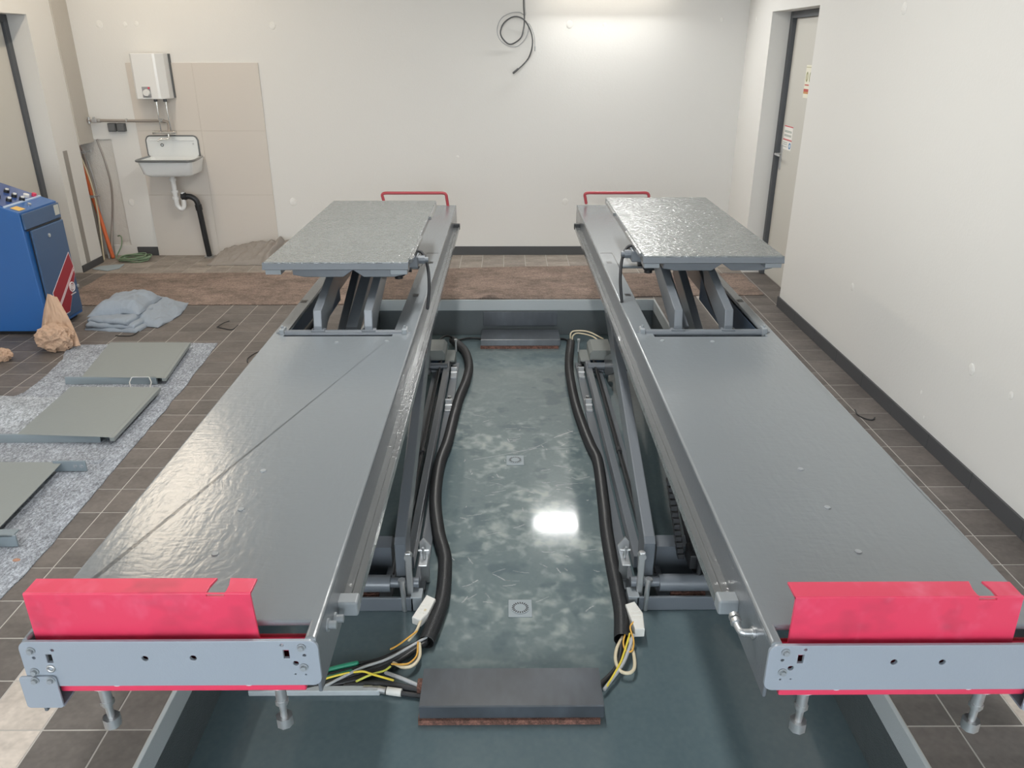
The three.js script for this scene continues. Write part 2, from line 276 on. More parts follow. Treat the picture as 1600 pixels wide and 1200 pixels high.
// the pit: floor with worn paint, walls, pale upper band
const pit = structGroup('pit', [0.066, PD, -2.5]);
{
  const W = 640, Hh = 1960, x0 = PX0, z0 = PZ, wx = PX1 - PX0, wz = PN - PZ;
  const sm = (a, b, x) => { const t = Math.min(1, Math.max(0, (x - a) / (b - a))); return t * t * (3 - 2 * t); };
  const map = dataTex(W, (u, v) => {
    const x = x0 + u * wx, z = z0 + v * wz, e = 0.05 * (pf(u, v, 9, 24, 7, 3) - 0.5);
    const walked = sm(-0.36, -0.3, x + e) * (1 - sm(0.46, 0.52, x + e)) * sm(-5.95, -5.7, z + e * 3) * (1 - sm(-2.55, -2.2, z + 4 * e));   // trodden strip between the conduits
    const wa = pf(u, v, 14, 44, 11, 3) - 0.5, wb = pf(u, v, 14, 44, 12, 3) - 0.5;
    const blot = pf(u + 0.02 * wa, v + 0.008 * wb, 11, 34, 13, 4), fine = pf(u + 0.035 * wb, v + 0.012 * wa, 60, 150, 14, 3), brush = pf(u + 0.05 * wa, v + 0.02 * wb, 26, 170, 15, 2);
    const scuff = sm(0.46, 0.72, 0.32 * blot + 0.36 * fine + 0.32 * brush) * (0.25 + 0.75 * sm(-5.0, -4.2, z)) * walked, dark = sm(0.56, 0.72, pf(u, v, 20, 60, 16, 3)) * walked;
    const g = 6 * (pf(u, v, 160, 480, 17, 2) - 0.5) + 8 * (blot - 0.5);
    const k = 20 * walked + 40 * scuff - 12 * dark + g;
    return [cl(89 + k * 1.08), cl(104 + k * 0.98), cl(109 + k * 0.86)];
  }, true, Hh);
  { // long scratches near the farther drain and fine ones elsewhere
    const d = map.image.data, dot = (a, b, al) => { const i = a | 0, j = b | 0; if (i < 0 || j < 0 || i >= W || j >= Hh) return; const k = 4 * (j * W + i); for (let c = 0; c < 3; c++) d[k + c] += (188 - d[k + c]) * al; };
    const scratch = (xa, za, xb, zb, al, w = 1) => { const n = 400; for (let t = 0; t <= n; t++) { const f = t / n, x = xa + (xb - xa) * f, z = za + (zb - za) * f + 0.004 * Math.sin(f * 3 + xa * 30); for (let q = 0; q < w; q++) dot((x - x0) / wx * W, (z - z0) / wz * Hh + q, al * (0.3 + 0.7 * H(t >> 5, q, 4)) * 0.35); } };
    scratch(-0.2, -3.98, 0.17, -4.12, 0.8, 2); scratch(0.28, -4.26, 0.4, -4.34, 0.7, 2); scratch(0.05, -4.02, 0.24, -4.2, 0.5); scratch(0.2, -4.1, 0.42, -4.13, 0.5);
    for (let k = 0; k < 90; k++) { const x = rr(-0.27, 0.44), z = rr(-4.6, -2.6); scratch(x, z, x + rr(-0.09, 0.09), z + rr(-0.04, 0.04), rr(0.1, 0.45)); }
    map.needsUpdate = true;
  }
  map.wrapS = map.wrapT = THREE.ClampToEdgeWrapping;
  const g = new THREE.BoxGeometry(wx + 0.06, 0.04, wz + 0.06); g.translate((PX0 + PX1) / 2, PD - 0.02, (PZ + PN) / 2);
  const q = clean(g), uv = q.attributes.uv, p = q.attributes.position;
  for (let i = 0; i < uv.count; i++) uv.setXY(i, (p.getX(i) - x0) / wx, (p.getZ(i) - z0) / wz);
  obj('pit_floor', q, new THREE.MeshPhysicalMaterial({ map, roughness: 0.1, ior: 1.5, bumpMap: rep(T.peel, 0.8), bumpScale: 0.00022 }), pit, { keepUV: true });
  const wallY = [PD, -0.09];
  obj('pit_wall', rb(PX0 - 0.03, PX0, ...wallY, PZ - 0.03, PN), M.pitWall, pit); obj('pit_wall', rb(PX1, PX1 + 0.03, ...wallY, PZ - 0.03, PN), M.pitWall, pit);
  obj('pit_wall', rb(PX0, PX1, ...wallY, PZ - 0.03, PZ), M.pitWall, pit); obj('pit_wall', rb(PX0, PX1, ...wallY, PN, PN + 0.03), M.pitWall, pit);
  obj('edge_trim', rb(PX0 - 0.012, PX0 + 0.002, -0.09, 0.001, PZ - 0.012, PN, 0.003), M.trim, pit); obj('edge_trim', rb(PX1 - 0.002, PX1 + 0.012, -0.09, 0.001, PZ - 0.012, PN, 0.003), M.trim, pit);
  obj('edge_trim', rb(PX0, PX1, -0.09, 0.001, PZ - 0.012, PZ + 0.002, 0.003), M.trim, pit);
}

// back wall with a shallow chase left of the wash corner
const wallBack = structGroup('wall_back', [0, 0, ZB]);
obj('plaster', [bx(-3.695, 2.7, 0, HC, ZB - 0.2, ZB), bx(XL, -3.695, 1.1, HC, ZB - 0.2, ZB), bx(-4.4, -3.695, 0, 1.1, ZB - 0.2, ZB - 0.022), bx(XL, -3.695, 0, 0.1, ZB - 0.022, ZB)], M.wall, wallBack);
obj('chase_lining', bx(-4.1, -3.697, 0.1, 1.095, ZB - 0.022, ZB - 0.017), M.rawPlaster, wallBack);
const filler = (x, y, z, r, side) => { const g = new THREE.SphereGeometry(r, 14, 8); g.scale(1, 1.12, 0.14); if (side) g.rotateY(Math.PI / 2); g.translate(x, y, z); return g; };
const fillerMat = std([0.84, 0.83, 0.8], 0.95, { bumpMap: rep(T.cloth, 8), bumpScale: 0.003 });
for (const [x, y, r] of [[0.554, 2.073, 0.03], [0.866, 2.073, 0.014], [-3.604, 2.073, 0.03], [-3.378, 2.073, 0.02], [-3.276, 2.078, 0.02], [-2.063, 0.521, 0.034], [0.556, 0.519, 0.028], [-2.08, 2.063, 0.03], [-3.618, 0.517, 0.03], [1.902, 2.115, 0.018], [-0.469, 0.938, 0.012]]) obj('filler_patch', filler(x, y, ZB, r), fillerMat, wallBack);
// large beige wall tiles behind the basin
for (let i = 0; i < 2; i++) for (let j = 0; j < 3; j++) {
  const x0 = -3.437 + 0.597 * i, y0 = j * 0.587;
  obj('wall_tile', rb(x0 + 0.0012, x0 + 0.5958, y0 + 0.0012, y0 + 0.5858, ZB - 0.002, ZB + 0.011, 0.0015), M.wallTile, wallBack);
}
obj('tile_grout', bx(-3.434, -2.246, 0, 1.758, ZB - 0.002, ZB + 0.0092), std([0.52, 0.47, 0.41], 0.9), wallBack);

// right wall with a deep door niche
const wallRight = structGroup('wall_right', [XR, 0, -2.5]);
obj('plaster', [bx(XR, XR + 0.4, 0, HC, -5.93, ZF), bx(XR, XR + 0.4, 0, HC, ZB - 0.2, -6.97), bx(XR, XR + 0.4, 2.15, HC, -6.97, -5.93), bx(XR + 0.34, XR + 0.4, 0, 2.2, -7, -5.9)], M.wall, wallRight);
for (const [y, z, r] of [[2.075, -4.667, 0.03], [0.516, -4.699, 0.022], [0.514, -3.341, 0.026], [0.519, -3.034, 0.016], [0.132, -3.627, 0.008], [2.107, -7.404, 0.018], [0.24, -3.7, 0.01]]) obj('filler_patch', filler(XR, y, z, r, true), fillerMat, wallRight);
// left wall: pier, door niche, wall beyond, service shaft in the corner
const wallLeft = structGroup('wall_left', [XL, 0, -2.5]);
obj('plaster', [bx(XL - 0.4, XL, 0, HC, -7.38, -6.99), bx(XL - 0.4, XL, 0, HC, -5.85, ZF), bx(XL - 0.4, XL, 2.13, HC, -6.99, -5.85), bx(XL - 0.4, XL - 0.26, 0, 2.2, -7, -5.8)], M.wall, wallLeft);
obj('shaft_lining', [bx(XL - 0.4, XL - 0.26, 0, HC, ZB - 0.022, -7.38), bx(XL - 0.26, XL, 1.14, HC, ZB - 0.022, ZB)], M.shaftDark, wallLeft);
obj('shaft_panel', rb(XL - 0.02, XL + 0.012, 1.075, HC, ZB - 0.0, -7.375, 0.002), M.shaftPanel, wallLeft);
obj('metal_strip', rb(XL - 0.004, XL + 0.006, 0.05, 1.055, -7.15, -7.085, 0.002), std([0.32, 0.3, 0.275], 0.6), wallLeft);
// front wall with the open garage door behind the camera, ceiling, apron outside
struct('wall_front', [bx(-4.4, -2.9, 0, HC, ZF, ZF + 0.25), bx(1.75, 2.6, 0, HC, ZF, ZF + 0.25), bx(-2.9, 1.75, 2.95, HC, ZF, ZF + 0.25)], M.wall);
struct('ceiling', bx(-4.4, 2.7, HC, HC + 0.15, -7.9, ZF + 0.25), M.ceiling);
struct('ground_outside', bx(-30, 30, -0.3, -0.02, ZF + 0.0, 40), M.asphalt);
struct('baseboard_back', [rb(-2.23, XR - 0.002, 0, 0.085, ZB, ZB + 0.012, 0.002), rb(-3.64, -3.44, 0, 0.085, ZB, ZB + 0.012, 0.002)], M.skirting);
const bbr = structGroup('baseboard_right', [XR, 0, -4]);
for (let k = 0; k < 20; k++) { const z0 = -5.93 + 0.4 * k; if (z0 > 1) break; obj('skirting_piece', rb(XR - 0.012, XR, 0, 0.082, z0 + 0.001, z0 + 0.399, 0.002), M.skirting, bbr); }
obj('skirting_piece', rb(XR - 0.012, XR + 0.15, 0, 0.082, -5.942, -5.93, 0.002), M.skirting, bbr);
struct('baseboard_left', rb(XL, XL + 0.012, 0, 0.062, -7.37, -6.99, 0.002), M.skirting);

// door on the right, in its niche
const door1 = structGroup('door_1', [2.33, 0, -6.43]);
obj('door_frame', [rb(2.29, 2.36, 0, 2.15, -6.97, -6.915), rb(2.29, 2.36, 0, 2.15, -5.985, -5.93), rb(2.29, 2.36, 2.1, 2.15, -6.915, -5.985)], M.doorFrame, door1);
obj('door_leaf', rb(2.325, 2.365, 0.006, 2.1, -6.914, -5.986, 0.003), M.doorLeaf, door1);
{
  const h = obj('door_handle', [rb(2.317, 2.326, 0.93, 1.13, -6.885, -6.85, 0.003), cyl([2.325, 1.055, -6.868], [2.27, 1.055, -6.868], 0.009), tube([[2.272, 1.055, -6.868], [2.268, 1.055, -6.83], [2.268, 1.054, -6.75]], 0.0085, 12)], M.zinc, door1);
  const sign = (y0, y1, z0, z1, draw, w, hh) => { const g = new THREE.PlaneGeometry(z1 - z0, y1 - y0); g.rotateY(-Math.PI / 2); g.translate(2.3243, (y0 + y1) / 2, (z0 + z1) / 2); const b = bx(2.3246, 2.3252, y0, y1, z0, z1); const t = canvasTex(w, hh, draw); const m = obj('door_sticker', g, std([1, 1, 1], 0.5, { map: t }), door1, { keepUV: true }); obj('sticker_backing', b, M.whitePlastic, m); };
  sign(1.522, 1.76, -6.545, -6.33, (g, w, h2) => { g.fillStyle = '#e9e6d6'; g.fillRect(0, 0, w, h2); g.fillStyle = '#b9b592'; g.fillRect(0, 14, w, 6); g.fillStyle = '#8c9063'; for (const x of [38, 110, 182]) { g.beginPath(); g.ellipse(x, 92, 24, 40, 0, 0, 7); g.fill(); } g.fillStyle = '#d8cfb8'; for (const x of [38, 110, 182]) { g.beginPath(); g.ellipse(x, 92, 12, 24, 0, 0, 7); g.fill(); } g.fillStyle = '#c2574e'; g.fillRect(10, 150, 90, 10); g.fillRect(0, 186, w, 22); g.fillStyle = '#c9955e'; g.fillRect(0, 208, w, 16); }, 220, 256);
  sign(1.175, 1.288, -6.87, -6.66, (g, w, h2) => { g.fillStyle = '#ece9e4'; g.fillRect(0, 0, w, h2); g.fillStyle = '#cf4c58'; g.fillRect(0, 0, w, 9); g.fillRect(0, h2 - 10, w, 10); g.fillStyle = '#8d9a90'; for (const y of [42, 52, 78, 88]) g.fillRect(16, y, w - 40, 6); }, 220, 128);
  sign(1.1, 1.17, -6.875, -6.66, (g, w, h2) => { g.fillStyle = '#eceae6'; g.fillRect(0, 0, w, h2); g.fillStyle = '#98a29c'; for (const y of [14, 30, 50]) g.fillRect(12, y, 110, 6); g.fillStyle = '#3d7fb4'; g.beginPath(); g.arc(184, 38, 28, 0, 7); g.fill(); g.fillStyle = '#dfe8ee'; g.beginPath(); g.arc(184, 38, 15, 0, 7); g.fill(); }, 220, 78);
}
// door on the left
const door2 = structGroup('door_2', [-4.06, 0, -6.4]);
obj('door_frame', [rb(-4.08, -4.03, 0, 2.13, -6.99, -6.93), rb(-4.08, -4.03, 0, 2.13, -5.91, -5.85), rb(-4.08, -4.03, 2.07, 2.13, -6.93, -5.91)], M.doorFrame, door2);
obj('door_leaf', rb(-4.1, -4.055, 0.006, 2.07, -6.93, -5.91, 0.003), M.doorLeaf, door2);
obj('door_handle', [rb(-4.056, -4.047, 0.95, 1.15, -6.01, -5.97, 0.003), tube([[-4.05, 1.06, -5.99], [-4.0, 1.06, -5.99], [-3.995, 1.06, -6.03], [-3.995, 1.06, -6.12]], 0.009, 16)], M.zinc, door2);

// lamps: a glowing diffuser and an area light of its size just in front of it
for (const L of LAMPS) {
  const [x, y, z] = L.at, [w, l] = L.size;
  const t = thing(L.name, L.label, 'lamp', [x, y + 0.06, z]);
  obj('housing', rb(x - w / 2 - 0.015, x + w / 2 + 0.015, y + 0.008, y + 0.06, z - l / 2 - 0.015, z + l / 2 + 0.015, 0.008), M.whitePlastic, t);
  obj('diffuser_tube', rb(x - w / 2, x + w / 2, y, y + 0.012, z - l / 2, z + l / 2, 0.004), M.glow, t);
  if (L.name.startsWith('wall')) obj('wall_bracket', rb(x - 0.2, x + 0.2, y + 0.02, y + 0.07, ZB, z - l / 2, 0.004), M.whitePlastic, t);
  const a = new THREE.RectAreaLight(C(...L.color), L.L, w, l);
  a.position.set(x, y - 0.004, z); a.lookAt(x + L.aim[0], y - 0.004 + L.aim[1], z + L.aim[2] - 1e-4); a.castShadow = true; a.name = L.name + '_glow'; scene.add(a);
}

// ------------------------------------------------------------------ the two scissor lift runways
const DY = 0.76, DW = 0.604;
function hexBolt(x, y, z, r, axis = 'z', d = 1, h = 0.008) {
  const a = [x, y, z], b = [x, y, z], w = [x, y, z]; const k = 'xyz'.indexOf(axis); b[k] += d * h; w[k] += d * 0.0025;
  const q = [...w]; return [cyl(a, q, r * 1.45, 18), cyl(q, b, r, 6, r * 0.94)];
}
function lift(s, xi, zn, label, opt) {
  const X = (u) => xi + s * u, B = (u0, u1, y0, y1, z0, z1, r = 0.003) => rb(Math.min(X(u0), X(u1)), Math.max(X(u0), X(u1)), y0, y1, z0, z1, r);
  const zf = -6.14, t = thing('scissor_lift', label, 'car lift', [X(0.3), PD, -3.7], null);
  // deck sheet with the opening for the jack and the pocket of the run-off stop
  const q = (l) => l.map(([u, z]) => [X(u), z]);
  const out = q([[0, zn - 0.006], [0.024, zn - 0.006], [0.024, zn - 0.058], [DW - 0.012, zn - 0.058], [DW - 0.012, zn - 0.006], [DW, zn - 0.006], [DW, zf], [0, zf]]);
  const cut = q([[0.085, -3.115], [0.556, -3.115], [0.556, -4.28], [0.085, -4.28]]);
  const deck = obj('deck', slabXZ(out, DY - 0.016, DY, [cut], 0.0065), M.deck, t);
  for (const [u, z] of [[0.306, -1.975], [0.306, -1.77], [0.306, -1.572], [0.31, -3.047], [0.105, -3.06]]) obj('deck_bolt', [cyl([X(u), DY - 0.003, z], [X(u), DY + 0.003, z], 0.0105, 14, 0.008)], M.boltGrey, deck);
  obj('joint_groove', [B(0.012, 0.085, DY - 0.002, DY + 0.0008, -4.585, -4.578, 0.0003), B(0.082, 0.087, DY - 0.002, DY + 0.0008, -4.58, -4.285, 0.0003)], M.black, deck);
  for (const [u, z] of [[0.04, -4.36], [0.055, -3.72], [0.58, -3.62]]) obj('deck_slot', B(u - 0.014, u + 0.014, DY - 0.002, DY + 0.0008, z - 0.02, z + 0.02, 0.0004), M.black, deck);
  // side plates, far end plate, lining, stiffeners
  obj('side_plate', B(0, 0.008, 0.612, DY - 0.009, zn - 0.008, zf), M.paint, t); obj('side_plate', B(DW - 0.008, DW, 0.56, DY - 0.009, zn - 0.008, zf), M.paint, t);
  obj('end_skirt', B(0.008, DW - 0.008, 0.612, DY - 0.011, zf, zf + 0.008), M.paint, t);
  obj('opening_lining', [B(0.55, 0.553, 0.565, DY - 0.016, -4.28, -3.12)], M.blueLiner, t);
  for (const z of [-3.065, -2.2]) obj('cross_beam', B(0.01, DW - 0.01, 0.64, DY - 0.012, z - 0.025, z + 0.025), M.paint, t);
  obj('inner_strip_plate', B(0.078, 0.084, 0.66, DY - 0.012, -4.28, -3.12), M.paint, t);
  // jack rail along the inner side plate
  const lz0 = -1.5, lz1 = -5.76, prof = (pts) => profXY(pts.map(([d, y]) => [X(-d), y]), lz1, lz0);
  const rail = obj('jack_rail', prof([[-0.001, 0.664], [0.014, 0.664], [0.0155, 0.669], [0.019, 0.669], [0.0205, 0.664], [0.036, 0.664], [0.037, 0.674], [0.042, 0.675], [0.043, 0.652], [-0.001, 0.652]]), M.paintWet, t);
  obj('rail_stop', rb(Math.min(X(-0.046), X(0.004)), Math.max(X(-0.046), X(0.004)), 0.652, 0.692, -1.515, -1.475, 0.006), M.boltGrey, rail);
  obj('rail_stop', rb(Math.min(X(-0.046), X(0.004)), Math.max(X(-0.046), X(0.004)), 0.648, 0.69, -5.79, -5.755, 0.004), M.black, rail);
  if (opt.bolts) for (const [y, z] of [[0.713, -1.375], [0.676, -1.44]]) obj('side_bolt', [cyl([X(0.002), y, z], [X(-0.02), y, z], 0.0095, 6), cyl([X(0), y, z], [X(-0.004), y, z], 0.015, 16)], M.boltGrey, t);
  if (opt.fitting) {
    const f = obj('pipe_fitting', [cyl([X(0.002), 0.70, -1.36], [X(-0.022), 0.70, -1.36], 0.0085, 14), tube([[X(-0.02), 0.70, -1.36], [X(-0.028), 0.701, -1.364], [X(-0.031), 0.702, -1.376], [X(-0.031), 0.703, -1.39]], 0.008, 20, 10)], M.zinc, t);
    obj('union_nut', cyl([X(-0.031), 0.703, -1.386], [X(-0.031), 0.704, -1.396], 0.013, 6), M.zinc, f); obj('union_nut', cyl([X(-0.031), 0.704, -1.402], [X(-0.031), 0.705, -1.412], 0.0125, 6), M.zinc, f); obj('fitting_flange', cyl([X(0), 0.70, -1.36], [X(-0.005), 0.70, -1.36], 0.0145, 6), M.zinc, f);
  }
  // end plate with its holes and bolts
  const e0 = Math.min(X(-0.004), X(DW + 0.008)), e1 = Math.max(X(-0.004), X(DW + 0.008));
  const sh = roundRect(e0, e1, 0.639, 0.757, 0.02);
  for (const [u, y, w, h] of [[0.063, 0.722, 0.012, 0.022], [DW - 0.05, 0.713, 0.012, 0.022]]) sh.holes.push(rectHole(X(u) - w / 2, X(u) + w / 2, y - h / 2, y + h / 2));
  for (const [u, y, r] of [[0.257, 0.713, 0.0068], [0.357, 0.712, 0.0068], [0.046, 0.698, 0.006], [0.07, 0.746, 0.0035], [0.026, 0.719, 0.0035], [0.028, 0.668, 0.002], [0.05, 0.669, 0.002], [DW - 0.06, 0.735, 0.0035], [DW - 0.018, 0.715, 0.0035]]) sh.holes.push(circleHole(X(u), y, r));
  const plate = obj('end_plate', profXY(sh, zn - 0.008, zn, 0.0012), M.endPlate, t);
  obj('pocket_back', B(0.02, DW - 0.02, 0.645, 0.735, zn - 0.05, zn - 0.046), M.darkRed, t);
  obj('pocket_floor', B(0.02, DW - 0.02, 0.722, 0.728, zn - 0.056, zn - 0.01), M.red, t);
  for (const [u, y] of [[0.03, 0.741], [0.03, 0.689], [DW - 0.017, 0.735], [DW - 0.012, 0.68]]) obj('hex_bolt', hexBolt(X(u), y, zn, 0.0064), M.boltGrey, plate);
  obj('ring_bushing', new THREE.TorusGeometry(0.007, 0.0028, 8, 20).translate(X(DW - 0.048), 0.688, zn + 0.001), M.zinc, plate);
  // corner bracket below the outer end
  const c0 = Math.min(X(DW - 0.055), X(DW + 0.022)), c1 = Math.max(X(DW - 0.055), X(DW + 0.022));
  const br = obj('corner_bracket', [profXY(roundRect(c0, c1, 0.585, 0.67, 0.008), zn + 0.001, zn + 0.006, 0.001), rb(c0, c1, 0.585, 0.59, zn - 0.07, zn + 0.003, 0.002)], M.endPlate, t);
  for (const u of [DW - 0.045, DW - 0.012]) obj('hex_bolt', hexBolt(X(u), 0.662, zn + 0.006, 0.006), M.boltGrey, br);
  // red beam under the end plate and the two adjusting feet
  obj('foot_beam', rb(Math.min(X(0.035), X(DW - 0.045)), Math.max(X(0.035), X(DW - 0.045)), 0.612, 0.66, zn - 0.06, zn - 0.012, 0.004), M.red, t);
  for (const u of [0.155, 0.435]) obj('roller', cyl([X(u), 0.642, zn - 0.02], [X(u), 0.642, zn - 0.009], 0.013, 18), M.whitePlastic, t);
  for (const u of [0.1, 0.482]) {
    const f = obj('adjusting_foot', [cyl([X(u), 0.616, zn - 0.036], [X(u), 0.555, zn - 0.036], 0.012, 14), cyl([X(u), 0.557, zn - 0.036], [X(u), 0.5, zn - 0.036], 0.0078, 12)], M.zinc, t);
    obj('lock_nut', cyl([X(u), 0.566, zn - 0.036], [X(u), 0.554, zn - 0.036], 0.0145, 6), M.zinc, f); obj('foot_pad', cyl([X(u), 0.518, zn - 0.036], [X(u), 0.494, zn - 0.036], 0.0185, 8), M.zinc, f);
    obj('weld_spot', cyl([X(u), 0.6135, zn - 0.036], [X(u), 0.6105, zn - 0.036], 0.022, 16), std([0.75, 0.68, 0.68], 0.8), f);
  }
  // run-off stop: folded red plate standing in the pocket, same hand on both lifts
  const fx = opt.flapX, fs = [[0, 0.733], [0.467, 0.733], [0.462, 0.856], [0, 0.856]];
  const fp = new THREE.Shape(fs.map(([a, y]) => new THREE.Vector2(fx + a, y)));
  fp.holes.push(rectHole(fx + 0.372, fx + 0.408, 0.849, 0.854));
  const flap = obj('run_off_stop', [profXY(fp, zn - 0.032, zn - 0.026, 0.001), slabXZ([[fx, zn - 0.032], [fx + 0.372, zn - 0.032], [fx + 0.372, zn - 0.052], [fx + 0.378, zn - 0.078], [fx, zn - 0.078]], 0.851, 0.857, [], 0.001), slabXZ([[fx + 0.41, zn - 0.032], [fx + 0.462, zn - 0.032], [fx + 0.462, zn - 0.076], [fx + 0.405, zn - 0.078], [fx + 0.41, zn - 0.055]], 0.851, 0.857, [], 0.001), cyl([fx, 0.8545, zn - 0.0305], [fx + 0.372, 0.8545, zn - 0.0305], 0.0035, 10), cyl([fx + 0.41, 0.8545, zn - 0.0305], [fx + 0.462, 0.8545, zn - 0.0305], 0.0035, 10)], M.redScuffed, t);
  // red stop bar at the far end
  const b0 = opt.barX, b1 = b0 + 0.49;
  obj('stop_bar', tube([[b0 + 0.012, 0.78, zf + 0.03], [b0 + 0.004, 0.822, zf + 0.03], [b0, 0.843, zf + 0.03], [b0 + 0.02, 0.856, zf + 0.03], [b0 + 0.1, 0.857, zf + 0.03], [b1 - 0.1, 0.857, zf + 0.03], [b1 - 0.02, 0.856, zf + 0.03], [b1, 0.843, zf + 0.03], [b1 + 0.004, 0.822, zf + 0.03], [b1 + 0.012, 0.757, zf + 0.03]], 0.0115, 80, 10), M.redBar, t);
  // scissor arms and base on the pit floor
  const arm = [[-2.745, -0.235], [-2.735, -0.02], [-2.76, 0.0], [-4.62, 0.655], [-4.75, 0.655], [-4.75, 0.585], [-2.87, -0.075], [-2.86, -0.235]];
  obj('scissor_arm', profZY(arm, X(0.03), X(0.078), 0.005), M.paint, t); obj('scissor_arm', profZY(arm, X(0.49), X(0.538), 0.005), M.paint, t);
  const arm2 = [[-5.2, -0.14], [-5.2, -0.24], [-5.1, -0.24], [-3.5, 0.48], [-3.5, 0.6], [-3.6, 0.6]];
  obj('scissor_arm', profZY(arm2, X(0.15), X(0.19), 0.004), M.paint, t); obj('scissor_arm', profZY(arm2, X(0.42), X(0.46), 0.004), M.paint, t);
  obj('hydraulic_cylinder', [cyl([X(0.3), -0.19, -2.8], [X(0.3), 0.06, -3.5], 0.045, 20), cyl([X(0.3), 0.06, -3.5], [X(0.3), 0.2, -3.9], 0.025, 16)], M.blackSoft, t);
  const base = obj('base_frame', [cyl([X(0.1), -0.205, -2.72], [X(0.35), -0.205, -2.72], 0.036, 24), cyl([X(-0.02), -0.2, -2.72], [X(0.55), -0.2, -2.72], 0.022, 16), B(-0.0, 0.55, -0.298, -0.232, -2.668, -2.655), B(0.1, 0.55, -0.298, -0.27, -2.8, -2.66), cyl([X(0.03), -0.2, -5.17], [X(0.22), -0.2, -5.17], 0.026, 18), cyl([X(0.03), -0.245, -5.2], [X(0.22), -0.245, -5.2], 0.02, 16), B(0.1, 0.14, -0.299, -0.25, -5.6, -2.8), profZY([[-2.9, -0.298], [-2.9, -0.15], [-2.96, -0.13], [-3.15, -0.298]], X(0.12), X(0.3), 0.002)], M.paint, t);
  obj('base_rail', B(0.022, 0.06, -0.262, -0.2, -5.48, -2.9, 0.004), M.paint, base);
  obj('guide_rod', [cyl([X(0.083), -0.2, -5.3], [X(0.083), -0.2, -2.8], 0.0065, 8), cyl([X(0.1), -0.215, -5.3], [X(0.1), -0.215, -2.8], 0.005, 8), cyl([X(0.086), -0.2, -3.92], [X(0.086), -0.2, -3.88], 0.016, 10)], M.blackSoft, base);
  obj('foot_rail', B(-0.035, 0.018, -0.299, -0.286, -5.46, -2.78), M.paint, base);
  for (const z of [-5.24, -4.68]) {
    obj('anchor_bracket', [B(-0.03, 0.014, -0.288, -0.272, z - 0.09, z + 0.09), rb(Math.min(X(-0.03), X(0.014)), Math.max(X(-0.03), X(0.014)), -0.272, -0.235, z - 0.012, z, 0.002), ...hexBolt(X(-0.01), -0.274, z - 0.06, 0.013, 'y', 1, 0.034), cyl([X(-0.034), -0.25, z + 0.06], [X(0.01), -0.25, z + 0.06], 0.008, 10)], M.zinc, base);
  }
  obj('box_block', [B(-0.036, 0.012, -0.298, -0.228, -2.72, -2.655, 0.003)], M.boltGrey, base);
  obj('valve_lever', [B(0.002, 0.03, -0.29, -0.03, -2.7, -2.685, 0.006), cyl([X(0.038), -0.298, -2.66], [X(0.043), -0.14, -2.655], 0.011, 12), cyl([X(0.043), -0.15, -2.655], [X(0.044), -0.136, -2.655], 0.016, 6), cyl([X(0.016), -0.05, -2.71], [X(0.016), -0.05, -2.68], 0.016, 14)], M.zinc, base);
  obj('latch_bracket', [B(-0.05, -0.012, -0.16, -0.152, -2.86, -2.77), profXY([[X(-0.012), -0.16], [X(-0.05), -0.16], [X(-0.062), -0.11], [X(-0.03), -0.066], [X(-0.012), -0.09]], -2.86, -2.852), cyl([X(-0.035), -0.15, -2.82], [X(-0.03), -0.095, -2.82], 0.006, 10), B(-0.05, -0.012, -0.298, -0.16, -2.862, -2.845), cyl([X(-0.01), -0.11, -2.82], [X(-0.055), -0.11, -2.82], 0.005, 8)], M.zinc, base);
  obj('rust_patch', B(0.15, 0.3, -0.262, -0.245, -2.715, -2.7, 0.003), M.rust, base);
  // light cover box at the far end of the base
  const cb = obj('cover_box', [profXY([[X(0.055), -0.198], [X(0.055), -0.148], [X(0.075), -0.122], [X(0.21), -0.122], [X(0.21), -0.198]], -5.52, -5.28, 0.003), B(-0.01, 0.056, -0.21, -0.198, -5.5, -5.28), B(-0.01, 0.21, -0.299, -0.21, -5.5, -5.45)], M.plate, base);
  obj('dark_blue_block', B(0.06, 0.2, -0.29, -0.2, -5.4, -5.3, 0.006), M.blueLiner, base);  // dark blue block filling the gap under the cover box
  obj('spindle', [cyl([X(-0.012), -0.198, -5.46], [X(-0.012), -0.11, -5.46], 0.007, 10), cyl([X(-0.012), -0.115, -5.46], [X(-0.012), -0.1, -5.46], 0.012, 6)], M.zinc, base);
  // cable chain and valve block under the deck
  const chain = obj('cable_chain', cyl([X(opt.chainU - 0.026), 0.2, -2.9], [X(opt.chainU + 0.05), -0.17, -2.9], 0.006, 8), M.black, t);
  const N = 13; for (let k = 0; k < N; k++) { const f = k / (N - 1), u = opt.chainU - 0.04 + 0.075 * f; obj('chain_link', B(u - 0.014, u + 0.014, 0.2 - 0.37 * f - 0.012, 0.2 - 0.37 * f + 0.011, -2.89, -2.85, 0.003), opt.chainMat, chain); }
  const vb = obj('valve_block', [B(0.235, 0.36, -0.17, -0.1, -2.86, -2.76, 0.006), B(0.25, 0.3, -0.1, -0.06, -2.85, -2.79, 0.006), cyl([X(0.27), -0.17, -2.73], [X(0.27), -0.1, -2.73], 0.012, 6), cyl([X(0.335), -0.17, -2.73], [X(0.335), -0.11, -2.73], 0.012, 6)], M.black, t);
  obj('pressure_switch', B(0.3, 0.345, -0.135, -0.075, -2.76, -2.742, 0.003), M.boltGrey, vb);
  obj('valve_hose', [tube([[X(0.33), -0.15, -2.8], [X(0.375), -0.17, -2.74], [X(0.385), -0.24, -2.7], [X(0.35), -0.285, -2.69]], 0.011, 30), tube([[X(0.35), -0.15, -2.8], [X(0.4), -0.17, -2.74], [X(0.41), -0.24, -2.7], [X(0.37), -0.285, -2.69]], 0.009, 30)], M.blackSoft, vb);
  return t;
}
